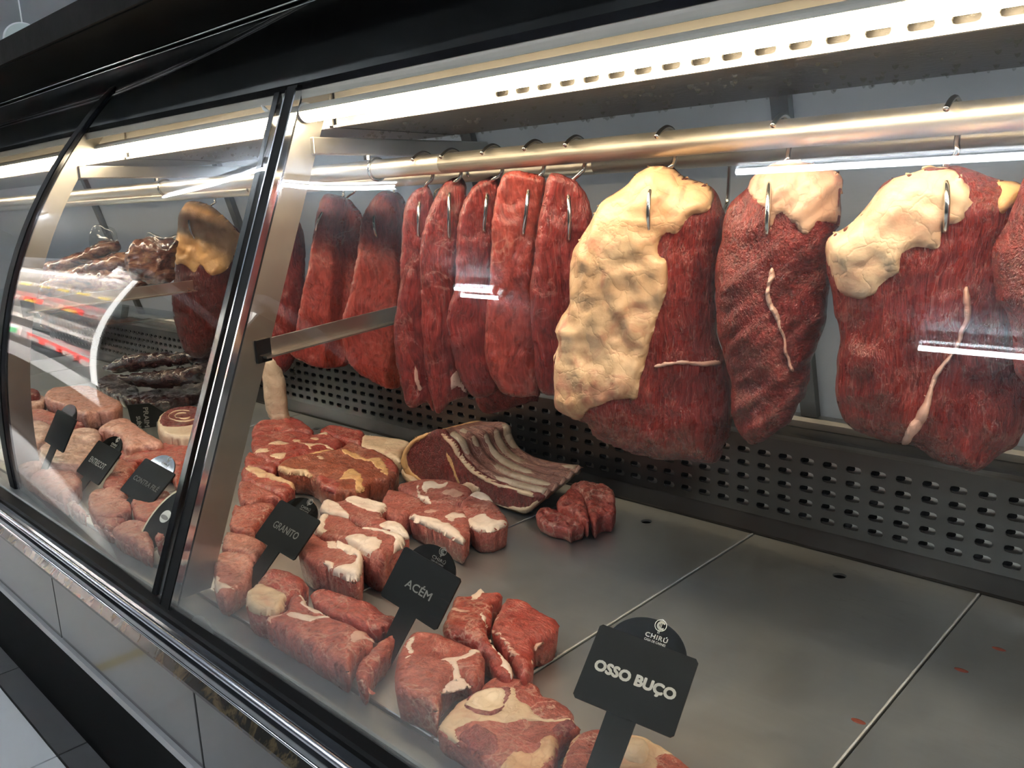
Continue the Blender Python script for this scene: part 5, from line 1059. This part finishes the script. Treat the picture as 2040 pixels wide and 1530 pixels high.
# ------------------------------------------------------------------ open wall fridge across the aisle, seen mirrored in the middle pane
FY = -1.60; FX1, FX0 = -5.38, -7.9
fr = thing('wall_fridge', ((FX0 + FX1) / 2, FY - .35, 0), 'bright open wall fridge with packed food, mirrored in the middle glass pane', 'fridge')
def fb(name, lo, hi, mat, par=fr):
    b = MB(); b.box(lo, hi); return b.build(name, mat, par, origin=np.asarray(fr.location) if par is fr else None)
fb('base', (FX0, FY - .75, 0), (FX1, FY + .03, 1.22), M['black']); fb('back', (FX0, FY - .75, 1.22), (FX1, FY - .70, 2.62), M['white'])
fb('side', (FX1 - .02, FY - .75, 1.22), (FX1 + .03, FY - .02, 2.62), M['header']); fb('side', (FX0, FY - .75, 1.22), (FX0 + .04, FY, 2.62), M['white'])
fb('top', (FX0, FY - .75, 2.56), (FX1 + .03, FY + .02, 2.70), M['white'])
fb('canopy', (FX0, FY - .05, 2.60), (FX1 + .03, FY + .22, 2.64), M['white']); fb('lamp_shield', (FX0, FY + .20, 2.46), (FX1 + .03, FY + .22, 2.60), M['white'])
b = MB(); b.tube([(FX0 + .1, FY + .13, 2.57), (FX1 - .06, FY + .13, 2.57)], .009, 8); b.build('lamp_tube', M['lamp_canopy'], fr, True, origin=np.asarray(fr.location))
fb('lit_edge', (FX1 - .03, FY - .018, 1.40), (FX1 + .012, FY - .004, 2.56), M['lamp_fridge']); b = MB(); b.box((FX0, FY - .03, 2.50), (FX1, FY - .01, 2.56)); b.build('lamp_shield', M['white'], fr, False, origin=np.asarray(fr.location)); b = MB(); b.tube([(FX0 + .1, FY - .05, 2.54), (FX1 - .06, FY - .05, 2.54)], .007, 8); b.build('lamp_tube', M['lamp_shelf'], fr, True, origin=np.asarray(fr.location))  # front boards added to shield the aisle floor from the fridge lamps
for z in (1.50, 1.76, 2.02, 2.27):
    s_ = fb('shelf', (FX0 + .04, FY - .70, z - .02), (FX1 - .03, FY - .06, z), M['white']); fb('price_rail', (FX0 + .04, FY - .06, z - .078), (FX1 - .03, FY - .05, z + .03), M['white'])
    b = MB(); b.tube([(FX0 + .1, FY - .072, z - .030), (FX1 - .06, FY - .072, z - .030)], .007, 8); b.build('lamp_tube', M['lamp_shelf'], fr, True, origin=np.asarray(fr.location))
def packet(name, lab, grp, cx, z, sx, sy, sz, mat, yo=.0, lid=None):
    b = MB(); a = .012
    b.add([(cx - sx / 2 + a, FY - .12 - sy + yo + a, z), (cx + sx / 2 - a, FY - .12 - sy + yo + a, z), (cx + sx / 2 - a, FY - .12 + yo - a, z), (cx - sx / 2 + a, FY - .12 + yo - a, z),
           (cx - sx / 2, FY - .12 - sy + yo, z + sz), (cx + sx / 2, FY - .12 - sy + yo, z + sz), (cx + sx / 2, FY - .12 + yo, z + sz), (cx - sx / 2, FY - .12 + yo, z + sz)],
          [(3, 2, 1, 0), (4, 5, 6, 7), (0, 1, 5, 4), (1, 2, 6, 5), (2, 3, 7, 6), (3, 0, 4, 7)])
    o = b.build(name, mat, None, origin=np.array([cx, FY - .2, z])); tag(o, lab, 'package', grp)
    if lid:
        b = MB(); b.box((cx - sx * .32, FY - .12 + yo - .004, z + sz * .3), (cx + sx * .32, FY - .12 + yo + .003, z + sz * .72)); b.build('print', lid, o, origin=np.array([cx, FY - .2, z]))
G1 = 'packets in the wall fridge'
for i in range(9):
    packet('food_packet', 'pale packet with yellow print on the upper shelf of the mirrored fridge', G1 + ', upper shelf', -5.47 - .25 * i, 2.27, .21, .2, .12, M['bag_white'], 0, M['yellow_pack'])
    if i % 2 == 0: packet('food_packet', 'red packet with yellow print on the second shelf of the mirrored fridge', G1 + ', second shelf, red', -5.47 - .25 * i, 2.02, .20, .2, .13, M['red_pack'], 0, M['yellow_pack'])
    else: packet('food_packet', 'pale packet with dark meat print on the second shelf of the mirrored fridge', G1 + ', second shelf, pale', -5.47 - .25 * i, 2.02, .20, .2, .13, M['bag_white'], 0, M['beef'])
for i in range(6):
    packet('food_bag', 'clear bag of white food on the third shelf of the mirrored fridge', G1 + ', third shelf', -5.62 - .37 * i, 1.76, .28, .22, .12, M['bag_white'], -.05)
for i in range(5):
    packet('red_tray', 'flat red tray on the lowest shelf of the mirrored fridge', G1 + ', lowest shelf', -5.45 - .20 * i, 1.50, .18, .3, .13, M['red_pack'], .0, M['print'])
packet('notice_card', 'small white card with green print on the lowest shelf of the mirrored fridge', None, -6.52, 1.50, .17, .02, .17, M['white'], .0, M['green_pack'])
